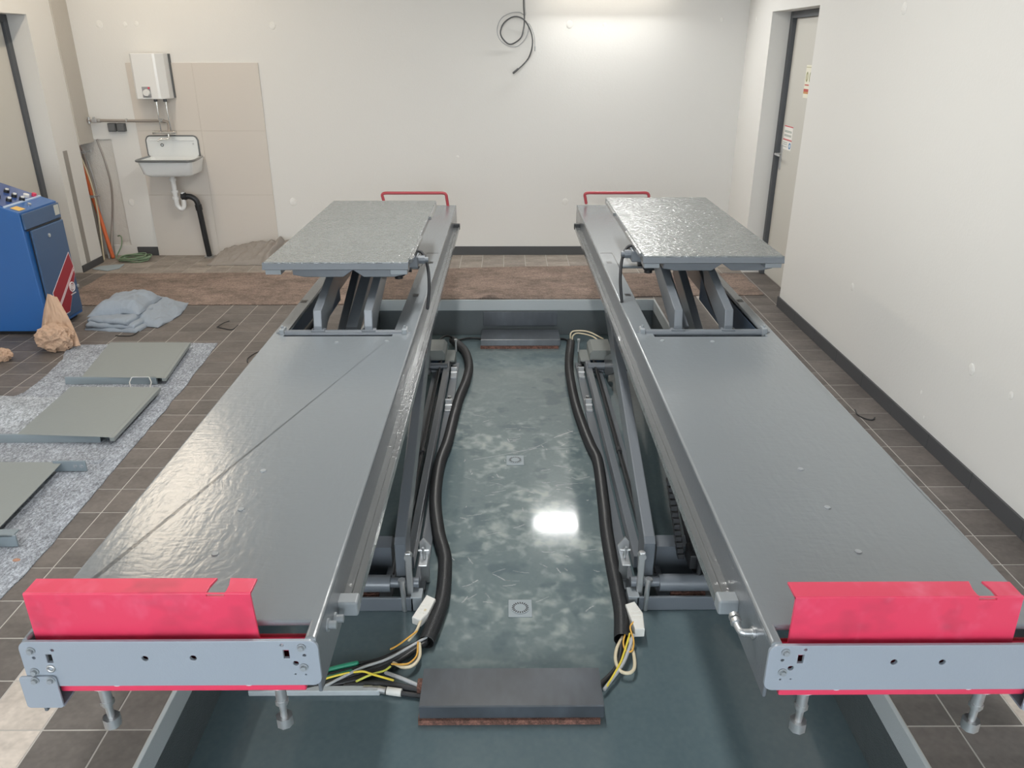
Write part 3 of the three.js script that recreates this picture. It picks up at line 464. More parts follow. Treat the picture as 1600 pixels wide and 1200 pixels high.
lift(-1, -0.397, -1.274, 'left grey scissor lift runway with a shiny deck and red run-off stop plate', { flapX: -0.987, barX: -0.962, bolts: true, chainU: 0.205, chainMat: M.rust });
lift(1, 0.537, -1.254, 'right grey scissor lift runway with red stop plate, beside the long bare wall', { flapX: 0.58, barX: 0.595, fitting: true, chainU: 0.185, chainMat: M.blackSoft });

// ------------------------------------------------------------------ the two wheel-free jacks standing in the runways
function jack(x0, zc, hand, label) {
  const w = 0.612, x1 = x0 + w, z1 = zc + 0.735, z0 = zc - 0.735, y = 1.04;
  const t = thing('lifting_jack', label, 'lifting jack', [x0 + w / 2, 0.69, zc]);
  const top = obj('jack_table', slabXZ([[x0, z0], [x1, z0], [x1, z1], [x0, z1]], y - 0.012, y, [], 0.003), M.jackTop, t);
  obj('table_lip', [profZY([[z1 - 0.006, y - 0.004], [z1 - 0.002, y - 0.002], [z1 + 0.01, y - 0.03], [z1 + 0.004, y - 0.034]], x0 - 0.006, x1 + 0.004), rb(x0 - 0.002, x0 + 0.006, y - 0.035, y - 0.005, z0, z1, 0.002), rb(x1 - 0.006, x1 + 0.002, y - 0.03, y - 0.004, z0, z1, 0.002)], M.paint, top);
  const bump = hand < 0 ? x1 : x0, sg = hand < 0 ? 1 : -1;
  for (const [a, b] of [[z1 - 0.52, z1 - 0.06], [z0 + 0.12, z0 + 0.48]]) obj('edge_strip', rb(Math.min(bump, bump + sg * 0.014), Math.max(bump, bump + sg * 0.014), y - 0.02, y - 0.001, a, b, 0.003), M.paintWet, top);
  obj('corner_tab', rb(x0 + 0.002, x0 + 0.07, y - 0.056, y - 0.032, z1 - 0.09, z1 - 0.004, 0.003), M.boltGrey, top); obj('corner_tab', rb(x1 - 0.075, x1 - 0.002, y - 0.056, y - 0.032, z1 - 0.09, z1 - 0.004, 0.003), M.boltGrey, top);
  // beams under the table
  const trap = (a, b, s) => profXY([[a, y - 0.012], [b, y - 0.012], [b, y - 0.05 - (s > 0 ? 0.025 : 0)], [b - 0.05, y - 0.085], [a + 0.05, y - 0.085], [a, y - 0.05 - (s < 0 ? 0.025 : 0)]], z1 - 0.55, z1 - 0.07, 0.003);
  obj('under_beam', [trap(x0 + 0.1, x0 + 0.37, -1), trap(x0 + 0.36, x1 - 0.02, 1), rb(x0 + 0.12, x1 - 0.1, y - 0.07, y - 0.012, z0 + 0.15, z1 - 0.62, 0.004)], M.paint, t);
  obj('sliding_bar', cyl([x0 + 0.27, y - 0.055, z1 - 0.18], [x0 + 0.43, y - 0.055, z1 - 0.18], 0.018, 18), M.paint, t);
  // lower cross tube and the lifting arms
  const yt = 0.756, zt = -3.165;
  const tx0 = hand < 0 ? -0.955 : 0.578, tx1 = tx0 + 0.512;
  const sh = obj('cross_tube', [cyl([tx0, yt, zt], [tx1, yt, zt], 0.0175, 20), cyl([tx0 - 0.03, yt, zt], [tx1 + 0.03, yt, zt], 0.009, 12)], M.paint, t);
  for (const x of [tx0 - 0.012, tx1 - 0.004]) obj('tube_clamp', [rb(x - 0.003, x + 0.019, yt - 0.022, yt + 0.026, zt - 0.024, zt + 0.022, 0.004), ...hexBolt(x + 0.008, yt + 0.024, zt, 0.006, 'y', 1, 0.012)], M.boltGrey, sh);
  const armP = [[zt + 0.006, yt], [zt + 0.004, yt + 0.035], [zt - 0.012, yt + 0.1], [zt - 0.56, y - 0.055], [zt - 0.64, y - 0.055], [zt - 0.64, y - 0.115], [zt - 0.1, yt + 0.01], [zt - 0.07, yt - 0.012]];
  for (const x of [tx0 + 0.13, tx0 + 0.345]) obj('lifting_arm', [profZY(armP, x, x + 0.036, 0.003), rb(x - 0.012, x + 0.048, yt - 0.006, yt + 0.02, zt - 0.02, zt + 0.012, 0.004)], M.paint, t);
  const armQ = [[zt - 0.12, yt - 0.07], [zt - 0.12, yt - 0.01], [zt - 1.05, y - 0.05], [zt - 1.05, y - 0.11]];
  const ix = hand < 0 ? tx0 + 0.24 : tx0 + 0.175; obj('inner_arm', profZY(armQ, ix, ix + 0.05, 0.003), M.paint, t);
  // black hydraulic valves on the side of the inner rail, hoses
  const hx = hand < 0 ? x1 - 0.1 : x0 + 0.1, k = hand < 0 ? 1 : -1;
  obj('hydraulic_valve', [rb(hx - 0.06, hx + 0.05, y - 0.14, y - 0.085, z1 - 0.5, z1 - 0.38, 0.012), rb(hx - 0.03, hx + 0.035, y - 0.175, y - 0.13, z1 - 0.47, z1 - 0.4, 0.012), rb(hx - 0.085, hx - 0.02, y - 0.13, y - 0.085, z1 - 0.6, z1 - 0.5, 0.01), cyl([hx, y - 0.19, z1 - 0.43], [hx, y - 0.15, z1 - 0.43], 0.02, 12), cyl([hx - 0.05, y - 0.15, z1 - 0.46], [hx + 0.06, y - 0.15, z1 - 0.46], 0.018, 12)], M.black, t);
  obj('side_fitting', [rb(Math.min(hx + k * 0.06, hx + k * 0.12), Math.max(hx + k * 0.06, hx + k * 0.12), y - 0.085, y - 0.03, z1 - 0.3, z1 - 0.22, 0.006), cyl([hx + k * 0.11, y - 0.055, z1 - 0.26], [hx + k * 0.15, y - 0.055, z1 - 0.26], 0.02, 12), cyl([hx + k * 0.14, y - 0.055, z1 - 0.26], [hx + k * 0.165, y - 0.055, z1 - 0.26], 0.013, 12)], M.paint, t);
  obj('hydraulic_hose', tube([[hx + k * 0.08, y - 0.035, z1 - 0.3], [hx + k * 0.125, y - 0.03, z1 - 0.31], [hx + k * 0.155, y - 0.08, z1 - 0.28], [hx + k * 0.165, y - 0.17, z1 - 0.24], [hx + k * 0.155, DY + 0.004, z1 - 0.22]], 0.0075, 40, 8), M.blackSoft, t);
  const ox = hand < 0 ? x0 + 0.09 : x1 - 0.16, ok = hand < 0 ? 1 : -1;
  obj('corrugated_hose', tube([[ox + ok * 0.01, 0.70, -3.2], [ox + ok * 0.05, 0.715, -3.3], [ox + ok * 0.1, 0.78, -3.45], [ox + ok * 0.12, 0.88, -3.6], [ox + ok * 0.14, 0.95, -3.75]], 0.014, 40, 10), M.blackSoft, t);
  return t;
}
jack(-1.04, -4.01, -1, 'dull grey lifting jack with flat table raised above the left runway');
jack(0.6, -4.11, 1, 'lifting jack with a glittering wet-looking table raised above the right runway');

// ------------------------------------------------------------------ corrugated conduits, cables and connectors in the pit
function ribbed(pts, r, pitch = 0.0078) {
  const c = curve(pts), L = c.getLength(), n = Math.round(L / pitch * 5), rad = 16, pos = [], idx = [];
  const fr = c.computeFrenetFrames(n, false);
  for (let i = 0; i <= n; i++) { const p = c.getPointAt(i / n), q = r * (1 + 0.05 * Math.cos(2 * Math.PI * i / 5)); for (let j = 0; j < rad; j++) { const a = j / rad * 2 * Math.PI, v = fr.normals[i].clone().multiplyScalar(Math.cos(a) * q).addScaledVector(fr.binormals[i], Math.sin(a) * q).add(p); pos.push(v.x, v.y, v.z); } }
  for (let i = 0; i < n; i++) for (let j = 0; j < rad; j++) { const a = i * rad + j, b = i * rad + (j + 1) % rad; idx.push(a, b, a + rad, b, b + rad, a + rad); }
  const g = new THREE.BufferGeometry(); g.setAttribute('position', new THREE.Float32BufferAttribute(pos, 3)); g.setIndex(idx); g.computeVertexNormals(); return g;
}
const HY = -0.266, conduitMat = std([0.03, 0.031, 0.033], 0.38);
const hl = [[-0.44, -5.9], [-0.333, -5.66], [-0.286, -5.35], [-0.294, -5.06], [-0.324, -4.79], [-0.342, -4.5], [-0.358, -4.15], [-0.384, -3.86], [-0.377, -3.5], [-0.337, -3.2], [-0.294, -3.01], [-0.283, -2.89], [-0.279, -2.72], [-0.29, -2.61], [-0.322, -2.43]];
const hr = [[0.5, -5.85], [0.462, -5.5], [0.443, -5.19], [0.442, -4.73], [0.458, -4.4], [0.484, -4.09], [0.506, -3.88], [0.489, -3.45], [0.475, -3.2], [0.469, -2.94], [0.469, -2.76], [0.466, -2.6], [0.447, -2.44]];
tag(obj('corrugated_conduit', ribbed(hl.map(([x, z]) => [x, HY, z]), 0.0305), conduitMat), 'thick black ribbed conduit snaking along the pit beside the left lift base', 'conduit');
tag(obj('corrugated_conduit', ribbed(hr.map(([x, z]) => [x, HY, z]), 0.0305), conduitMat), 'thick black ribbed conduit snaking along the pit beside the right lift base', 'conduit');
const cable = (pts, r, mat, label, cat = 'cable', group, y = PD + 0.012) => tag(obj(cat === 'wire' ? 'wire' : 'cable', tube(pts.map((p) => p.length === 2 ? [p[0], Math.max(y, PD + r + 0.001), p[1]] : p), r, 40, 8), mat), label, cat, group);
// fan of cables leaving the left conduit
const fan = 'black cables fanning out of the left conduit';
cable([[-0.318, -0.262, -2.45], [-0.43, -0.27, -2.386], [-0.526, -0.275, -2.337], [-0.75, -0.28, -2.295]], 0.007, M.black, 'topmost thin black cable of the fan from the left conduit end', 'cable', fan);
cable([[-0.322, -0.256, -2.442], [-0.458, -0.266, -2.347], [-0.587, -0.272, -2.29], [-0.77, -0.28, -2.24]], 0.009, M.black, 'second black cable from the top in the fan by the left conduit', 'cable', fan);
cable([[-0.325, -0.265, -2.435], [-0.45, -0.272, -2.333], [-0.56, -0.28, -2.28], [-0.76, -0.285, -2.2]], 0.011, M.blackSoft, 'thick dark grey hose through the middle of the cable fan', 'cable', fan);
cable([[-0.325, -0.268, -2.43], [-0.423, -0.275, -2.335], [-0.501, -0.278, -2.282], [-0.611, -0.284, -2.238], [-0.74, -0.287, -2.222]], 0.012, M.black, 'thick black hose along the lower edge of the cable fan', 'cable', fan);
cable([[-0.322, -0.25, -2.44], [-0.457, -0.258, -2.334], [-0.553, -0.262, -2.288], [-0.67, -0.275, -2.215]], 0.0055, M.wireGrey, 'thin shiny grey cable lying over the black cable fan');
cable([[-0.575, -0.266, -2.318], [-0.64, -0.27, -2.302], [-0.71, -0.277, -2.284], [-0.78, -0.283, -2.262]], 0.0095, M.wireGreen, 'bright green cable sleeve on the upper cable beside the left end plate');
cable([[-0.59, -0.27, -2.279], [-0.65, -0.275, -2.262], [-0.71, -0.28, -2.245], [-0.78, -0.285, -2.226]], 0.0085, M.wireGreen, 'dark green cable sleeve lowest behind the left end plate');
cable([[-0.445, -0.26, -2.292], [-0.465, -0.26, -2.271], [-0.51, -0.258, -2.25], [-0.56, -0.268, -2.228]], 0.0042, M.wireLime, 'short yellow-green wire crossing upward over the cable fan', 'wire');
cable([[-0.575, -0.262, -2.267], [-0.54, -0.254, -2.262], [-0.5, -0.254, -2.246], [-0.425, -0.262, -2.226]], 0.0042, M.wireYellow, 'yellow wire crossing downward toward the near steel cover', 'wire');
cable([[-0.594, -0.262, -2.265], [-0.64, -0.264, -2.252], [-0.7, -0.272, -2.236]], 0.004, M.wireYellow, 'yellow wire end beside the green sleeves under the left plate', 'wire');
cable([[-0.36, -0.236, -2.46], [-0.405, -0.248, -2.421], [-0.43, -0.254, -2.4], [-0.456, -0.262, -2.388]], 0.0035, M.wireOrange, 'short ochre wire along the top of the left cable bundle', 'wire');
cable([[-0.46, -0.28, -2.282], [-0.42, -0.274, -2.258], [-0.393, -0.272, -2.243], [-0.31, -0.275, -2.2]], 0.0075, M.wireGrey, 'pale grey cable running into the near steel cover from left');
cable([[-0.6, -0.287, -2.222], [-0.5, -0.284, -2.232], [-0.41, -0.284, -2.22], [-0.3, -0.284, -2.19]], 0.0125, M.blackSoft, 'thick black hose entering the near steel cover from the left');
{
  const c = cable([[-0.56, -0.288, -2.208], [-0.49, -0.286, -2.206], [-0.39, -0.286, -2.186], [-0.3, -0.286, -2.17]], 0.009, M.blackSoft, 'black hose with metal couplings and white tape by the near cover');
  obj('hose_coupling', [cyl([-0.532, -0.284, -2.207], [-0.5, -0.284, -2.207], 0.0135, 6), cyl([-0.5, -0.284, -2.207], [-0.478, -0.284, -2.203], 0.011, 14), cyl([-0.476, -0.284, -2.203], [-0.448, -0.284, -2.196], 0.0145, 6)], M.zinc, c);
  obj('white_tape', cyl([-0.444, -0.282, -2.195], [-0.39, -0.282, -2.185], 0.0145, 14), M.connector, c);
}
cable([[-0.346, -0.255, -2.41], [-0.34, -0.26, -2.346], [-0.359, -0.262, -2.302], [-0.396, -0.264, -2.294], [-0.436, -0.268, -2.32]], 0.0065, M.wireCream, 'cream cable loop hanging below the left conduit end');
cable([[-0.352, -0.248, -2.41], [-0.35, -0.25, -2.341], [-0.373, -0.252, -2.303], [-0.403, -0.254, -2.298], [-0.44, -0.258, -2.304]], 0.0035, M.wireOrange, 'thin ochre wire following the cream loop below the left conduit', 'wire');
cable([[-0.338, -0.228, -2.575], [-0.352, -0.235, -2.52], [-0.365, -0.245, -2.47], [-0.39, -0.256, -2.43]], 0.006, M.wireCream, 'cream cable from the left white connector box');
// white connector boxes
function connector(pts, y0, y1, label) { const t = tag(obj('connector_box', slabXZ(pts, y0, y1, [], 0.005), M.connector), label, 'connector'); const cx = pts.reduce((a, p) => a + p[0], 0) / pts.length, cz = pts.reduce((a, p) => a + p[1], 0) / pts.length; for (let k = -1; k < 2; k++) obj('terminal_rib', bx(cx - 0.018, cx + 0.018, y1 - 0.002, y1 + 0.002, cz + k * 0.024 - 0.004, cz + k * 0.024 + 0.004), M.connector, t); return t; }
connector([[-0.342, -2.672], [-0.302, -2.645], [-0.326, -2.555], [-0.352, -2.512], [-0.388, -2.532]], -0.262, -0.225, 'white plastic connector box beside the left conduit end');
connector([[0.482, -2.61], [0.523, -2.628], [0.546, -2.555], [0.538, -2.46], [0.5, -2.458]], -0.27, -0.228, 'white plastic connector box beside the right conduit end');
cable([[0.45, -0.262, -2.45], [0.42, -0.266, -2.39], [0.408, -0.268, -2.327], [0.419, -0.268, -2.274], [0.45, -0.268, -2.263], [0.474, -0.268, -2.291], [0.482, -0.268, -2.362], [0.474, -0.258, -2.44]], 0.0068, M.wireCream, 'cream cable loop below the right conduit end');
cable([[0.479, -0.25, -2.456], [0.448, -0.256, -2.369], [0.417, -0.262, -2.297], [0.36, -0.27, -2.2]], 0.0042, M.wireYellow, 'yellow wire running from the right conduit to the near cover', 'wire');
cable([[0.492, -0.252, -2.449], [0.461, -0.26, -2.369], [0.425, -0.268, -2.297], [0.35, -0.274, -2.19]], 0.007, M.wireGrey, 'pale grey cable beside the yellow wire at the right conduit');
cable([[0.445, -0.268, -2.44], [0.43, -0.276, -2.36], [0.4, -0.28, -2.29], [0.32, -0.284, -2.2]], 0.011, M.black, 'black cable from the right conduit into the near cover');
cable([[0.498, -0.23, -2.5], [0.483, -0.236, -2.475], [0.489, -0.25, -2.418], [0.477, -0.256, -2.369], [0.453, -0.258, -2.369], [0.447, -0.252, -2.406], [0.46, -0.244, -2.45]], 0.0035, M.wireOrange, 'small ochre wire loop under the right white connector', 'wire');
cable([[0.497, -0.255, -5.84], [0.5, -0.2, -5.87], [0.543, -0.19, -5.9], [0.64, -0.185, -5.86], [0.74, -0.2, -5.74]], 0.006, M.wireCream, 'cream cable arching over the far end of the right conduit');
cable([[0.51, -0.262, -5.82], [0.515, -0.215, -5.85], [0.56, -0.2, -5.87], [0.66, -0.2, -5.8], [0.72, -0.22, -5.72]], 0.006, M.wireCream, 'second lower cream cable at the far end of the right conduit');
cable([[-0.43, -0.258, -5.88], [-0.46, -0.22, -5.86], [-0.5, -0.2, -5.8], [-0.54, -0.2, -5.68]], 0.008, M.black, 'black cable coming out of the far end of the left conduit');
cable([[-0.44, -0.28, -5.9], [-0.35, -0.28, -5.97], [-0.28, -0.284, -6.0], [-0.18, -0.286, -5.98]], 0.009, M.black, 'black cable from the left conduit to the far steel cover');
cable([[0.49, -0.28, -5.9], [0.46, -0.282, -5.96], [0.42, -0.286, -5.98], [0.38, -0.286, -5.97]], 0.009, M.black, 'black cable from the right conduit to the far steel cover');

// ------------------------------------------------------------------ steel covers, drains and floor bar in the pit
function steelCover(x0, x1, za, zb, label, rustL) {
  const t = thing('cable_cover', label, 'steel cover', [(x0 + x1) / 2, PD, (za + zb) / 2]);
  obj('cover_sheet', profZY([[za, -0.23], [zb - 0.004, -0.226], [zb, -0.23], [zb + 0.004, -0.276], [zb, -0.276], [zb - 0.005, -0.234], [za, -0.236], [za, -0.284], [za - 0.004, -0.284]], x0, x1, 0.0006), M.cover, t);
  obj('rusty_base', [bx(x0 - 0.004, x1 - 0.012, PD, -0.279, zb - 0.03, zb + 0.012), bx(x0 - 0.004, x1 - 0.012, PD, -0.279, za - 0.004, za + 0.02)], M.rust, t);
  if (rustL) obj('rust_block', rb(x0 - 0.022, x0 + 0.01, PD, -0.255, za + 0.02, za + 0.07, 0.004), M.rust, t);
  return t;
}
steelCover(-0.312, 0.333, -2.25, -2.064, 'bent dark steel cable cover across the near end of the pit', true);
steelCover(-0.212, 0.412, -6.05, -5.8, 'bent dark steel cable cover against the far pit wall', false);
obj('cover_back_sheet', rb(-0.2, 0.405, -0.22, -0.098, PZ + 0.001, PZ + 0.008, 0.002), M.cover, pit);
function drain(x, z, label) {
  const t = thing('floor_drain', label, 'drain', [x, PD, z]);
  obj('drain_frame', rb(x - 0.05, x + 0.05, PD, PD + 0.004, z - 0.056, z + 0.056, 0.002), M.drain, t);
  const g = obj('drain_grate', cyl([x, PD + 0.003, z], [x, PD + 0.0065, z], 0.04, 32), M.drain, t);
  for (let k = 0; k < 20; k++) { const a = k / 20 * 2 * Math.PI, b = new THREE.BoxGeometry(0.011, 0.001, 0.0045); b.rotateY(-a); b.translate(x + 0.03 * Math.cos(a), PD + 0.0068, z + 0.03 * Math.sin(a)); obj('drain_slot', b, M.black, g); }
}
drain(0.041, -3.965, 'farther square floor drain in the middle of the pit floor');
drain(0.05, -2.67, 'nearer square floor drain with a ring of slots, between both conduits');
tag(obj('floor_bar', rb(-0.95, -0.47, PD, -0.276, -2.216, -2.188, 0.004), M.trim), 'pale painted steel bar on the pit floor under the left end plate', 'steel bar');

// ------------------------------------------------------------------ wash corner
{
  const t = thing('water_heater', 'white wall-mounted water heater with a round dial above the basin', 'water heater', [-3.2, 1.455, -7.54]);
  const x0 = -3.315, x1 = -3.035, f = -7.45;
  const s = new THREE.Shape([[x0, -ZB - 0.03], [x1, -ZB - 0.03], [x1, -f - 0.06], [x1 - 0.075, -f], [x0 + 0.01, -f], [x0, -f - 0.012]].map(([a, b]) => new THREE.Vector2(a, b === undefined ? 0 : b)));
  // plan outline: flat front, long bevel on the right
  const plan = [[x0, ZB + 0.025], [x1, ZB + 0.025], [x1 - 0.006, f - 0.075], [x1 - 0.055, f - 0.006], [x1 - 0.075, f], [x0 + 0.02, f], [x0, f - 0.02]];
  const body = obj('heater_body', slabXZ(plan, 1.46, 1.84, [], 0.006), M.whitePlastic, t);
  obj('back_plate', rb(x0 + 0.005, x1 + 0.012, 1.465, 1.835, ZB, ZB + 0.03, 0.004), M.darkPlastic, t);
  const pn2 = obj('dial_panel', rb(-3.245, -3.17, 1.475, 1.565, f - 0.001, f + 0.004, 0.004), std([0.3, 0.3, 0.31], 0.5), body);
  obj('dial', [cyl([-3.207, 1.515, f + 0.003], [-3.207, 1.515, f + 0.022], 0.031, 28, 0.027), rb(-3.214, -3.2, 1.49, 1.54, f + 0.02, f + 0.028, 0.003)], M.whitePlastic, body);
  obj('pilot_lamp_cap', rb(-3.19, -3.174, 1.547, 1.562, f + 0.003, f + 0.007, 0.003), M.red, body);
  for (const x of [-3.17, -3.085]) obj('pipe_nut', cyl([x, 1.46, -7.52], [x, 1.435, -7.52], 0.016, 6), M.darkPlastic, t);
}
tag(obj('supply_hose', [tube([[-3.165, 1.436, -7.52], [-3.167, 1.32, -7.52], [-3.172, 1.185, -7.53]], 0.0065, 24), cyl([-3.165, 1.437, -7.52], [-3.165, 1.405, -7.52], 0.012, 12)], M.chrome), 'left chrome hose from the water heater to the tap', 'hose');
tag(obj('supply_hose', tube([[-3.08, 1.436, -7.52], [-3.08, 1.32, -7.52], [-3.076, 1.19, -7.53]], 0.0065, 24), M.chrome), 'right chrome hose from the water heater to the tap', 'hose');
{
  const t = thing('wall_tap', 'chrome wall tap with swivel spout above the enamel basin', 'tap', [-3.14, 1.1, -7.55]);
  obj('tap_body', [cyl([-3.225, 1.167, -7.545], [-3.07, 1.167, -7.545], 0.014, 14), cyl([-3.17, 1.167, -7.545], [-3.17, 1.167, ZB + 0.01], 0.011, 12), cyl([-3.09, 1.167, -7.545], [-3.09, 1.167, ZB + 0.01], 0.011, 12)], M.chrome, t);
  for (const [x, d] of [[-3.225, -1], [-3.07, 1]]) obj('tap_handle', [cyl([x, 1.167, -7.545], [x + d * 0.03, 1.167, -7.545], 0.017, 10), cyl([x + d * 0.02, 1.185, -7.545], [x + d * 0.02, 1.15, -7.545], 0.007, 8)], M.chrome, t);
  obj('spout', tube([[-3.115, 1.16, -7.545], [-3.115, 1.125, -7.54], [-3.122, 1.115, -7.53], [-3.18, 1.11, -7.5], [-3.2, 1.1, -7.49]], 0.008, 32), M.chrome, t);
}
{
  const t = thing('wall_pipe', 'grey water pipe running along the wall from the shaft to the tap', 'pipe', [-3.45, 1.16, -7.6]);
  obj('pipe_run', tube([[-3.88, 1.268, -7.59], [-3.7, 1.268, -7.59], [-3.3, 1.265, -7.59], [-3.18, 1.265, -7.59], [-3.13, 1.258, -7.59], [-3.115, 1.235, -7.585], [-3.113, 1.19, -7.57], [-3.113, 1.165, -7.555]], 0.0125, 60, 10, 0.2), M.steelPipe, t);
  for (const [a, b] of [[-3.755, -3.735], [-3.5, -3.49], [-3.185, -3.165]]) obj('pipe_sleeve', cyl([a, 1.268, -7.59], [b, 1.268, -7.59], 0.018, 14), M.zinc, t);
  obj('stop_valve', [cyl([-3.79, 1.268, -7.59], [-3.79, 1.3, -7.58], 0.011, 10), rb(-3.81, -3.765, 1.25, 1.286, -7.61, -7.565, 0.006), cyl([-3.84, 1.24, -7.59], [-3.84, 1.3, -7.59], 0.012, 10)], M.zinc, t);
}
for (const [x, l] of [[-3.65, 'left dark wall socket of the pair under the water pipe'], [-3.567, 'right dark wall socket of the pair under the water pipe']]) {
  const t = thing('wall_socket', l, 'socket', [x, 1.17, ZB + 0.02]);
  obj('socket_box', rb(x - 0.036, x + 0.036, 1.17, 1.245, ZB, ZB + 0.045, 0.006), M.darkPlastic, t);
  obj('socket_lid', rb(x - 0.032, x + 0.032, 1.176, 1.24, ZB + 0.044, ZB + 0.052, 0.004), std([0.13, 0.135, 0.14], 0.45), t);
}
{
  const t = thing('enamel_basin', 'white enamelled steel basin with dark rim and high splashback', 'sink', [-3.12, 0.79, -7.45]);
  const bs = roundRect(-3.365, -2.885, 0.94, 1.13, 0.045);
  obj('splashback', [profXY(bs, ZB + 0.012, ZB + 0.022, 0.002), rb(-3.33, -2.92, 1.088, 1.096, ZB + 0.02, ZB + 0.028, 0.003)], M.enamel, t);
  const rimPts = [[-3.365, 0.945], [-3.365, 1.09], [-3.352, 1.118], [-3.325, 1.13], [-2.925, 1.13], [-2.898, 1.118], [-2.885, 1.09], [-2.885, 0.945]].map(([x, y]) => [x, y, ZB + 0.017]);
  obj('splashback_rim', tube(rimPts, 0.0075, 120, 8, 0.1), M.enamelRim, t);
  // bowl: outer and inner shell with thickness
  const ring = (y, x0, x1, z0, z1, r) => { const s = roundRect(x0, x1, -z1, -z0, r), p = s.getPoints(8); return p.slice(0, -1).map((q) => [q.x, y, -q.y]); };
  const loops = [ring(0.945, -3.345, -2.835, -7.62, -7.27, 0.035), ring(0.93, -3.335, -2.845, -7.62, -7.28, 0.04), ring(0.825, -3.315, -2.865, -7.61, -7.3, 0.05), ring(0.8, -3.28, -2.9, -7.58, -7.335, 0.05), ring(0.798, -3.2, -3.0, -7.5, -7.4, 0.03), ring(0.806, -3.2, -3.0, -7.5, -7.4, 0.03), ring(0.81, -3.27, -2.91, -7.57, -7.345, 0.05), ring(0.83, -3.305, -2.875, -7.6, -7.31, 0.05), ring(0.945, -3.335, -2.845, -7.61, -7.28, 0.03)];
  const pos = [], idx = [], n = loops[0].length; loops.forEach((l) => l.forEach((p) => pos.push(...p)));
  for (let i = 0; i + 1 < loops.length; i++) for (let j = 0; j < n; j++) { const a = i * n + j, b = i * n + (j + 1) % n; idx.push(a, a + n, b, b, a + n, b + n); }
  for (const L of [4, 5]) { const c = pos.length / 3; pos.push(-3.1, L === 4 ? 0.797 : 0.806, -7.45); for (let j = 0; j < n; j++) { const a = L * n + j, b = L * n + (j + 1) % n; idx.push(...(L === 4 ? [a, c, b] : [a, b, c])); } }
  const g = new THREE.BufferGeometry(); g.setAttribute('position', new THREE.Float32BufferAttribute(pos, 3)); g.setIndex(idx); g.computeVertexNormals();
  obj('bowl', g, HOLD(M.enamel, { side: THREE.DoubleSide }), t);
  obj('bowl_rim', tube([[-3.35, 0.947, -7.6], [-3.35, 0.947, -7.33], [-3.338, 0.947, -7.285], [-3.3, 0.947, -7.266], [-2.88, 0.947, -7.266], [-2.84, 0.947, -7.285], [-2.83, 0.947, -7.33], [-2.845, 0.947, -7.5], [-2.865, 0.947, -7.61]], 0.0105, 120, 10, 0.2), M.enamelRim, t);
  obj('overflow_hole', new THREE.TorusGeometry(0.012, 0.004, 8, 18).translate(-3.22, 1.05, ZB + 0.024), M.enamelRim, t);
  obj('fixing_bolt', cyl([-2.93, 1.06, ZB + 0.02], [-2.93, 1.06, ZB + 0.028], 0.008, 10), M.zinc, t);
}
{
  const t = thing('siphon_trap', 'white plastic siphon trap under the basin', 'drain trap', [-3.08, 0.48, -7.48]);
  obj('trap_pipe', tube([[-3.11, 0.8, -7.46], [-3.11, 0.7, -7.46], [-3.112, 0.58, -7.465], [-3.11, 0.52, -7.47], [-3.085, 0.485, -7.475], [-3.055, 0.5, -7.48], [-3.048, 0.54, -7.48], [-3.048, 0.62, -7.485]], 0.022, 70, 12, 0.4), M.whitePlastic, t);
  for (const y of [0.77, 0.66, 0.6]) obj('trap_nut', cyl([-3.111, y, -7.46], [-3.111, y - 0.025, -7.46], 0.031, 16), M.whitePlastic, t);
}
{
  const t = thing('drain_pipe', 'black waste pipe bending down to the floor below the basin', 'pipe', [-2.95, 0, -7.5]);
  obj('waste_pipe', tube([[-3.05, 0.595, -7.485], [-3.02, 0.6, -7.487], [-2.975, 0.593, -7.49], [-2.94, 0.565, -7.495], [-2.925, 0.5, -7.5], [-2.918, 0.2, -7.53], [-2.915, 0.006, -7.555]], 0.0255, 80, 14, 0.4), M.black, t);
  obj('pipe_socket', [cyl([-3.06, 0.595, -7.483], [-3.02, 0.601, -7.486], 0.034, 18), cyl([-2.927, 0.52, -7.498], [-2.923, 0.47, -7.502], 0.031, 18)], M.black, t);
  obj('floor_collar', cyl([-2.915, 0.0, -7.555], [-2.915, 0.014, -7.554], 0.046, 20), M.zinc, t);
}

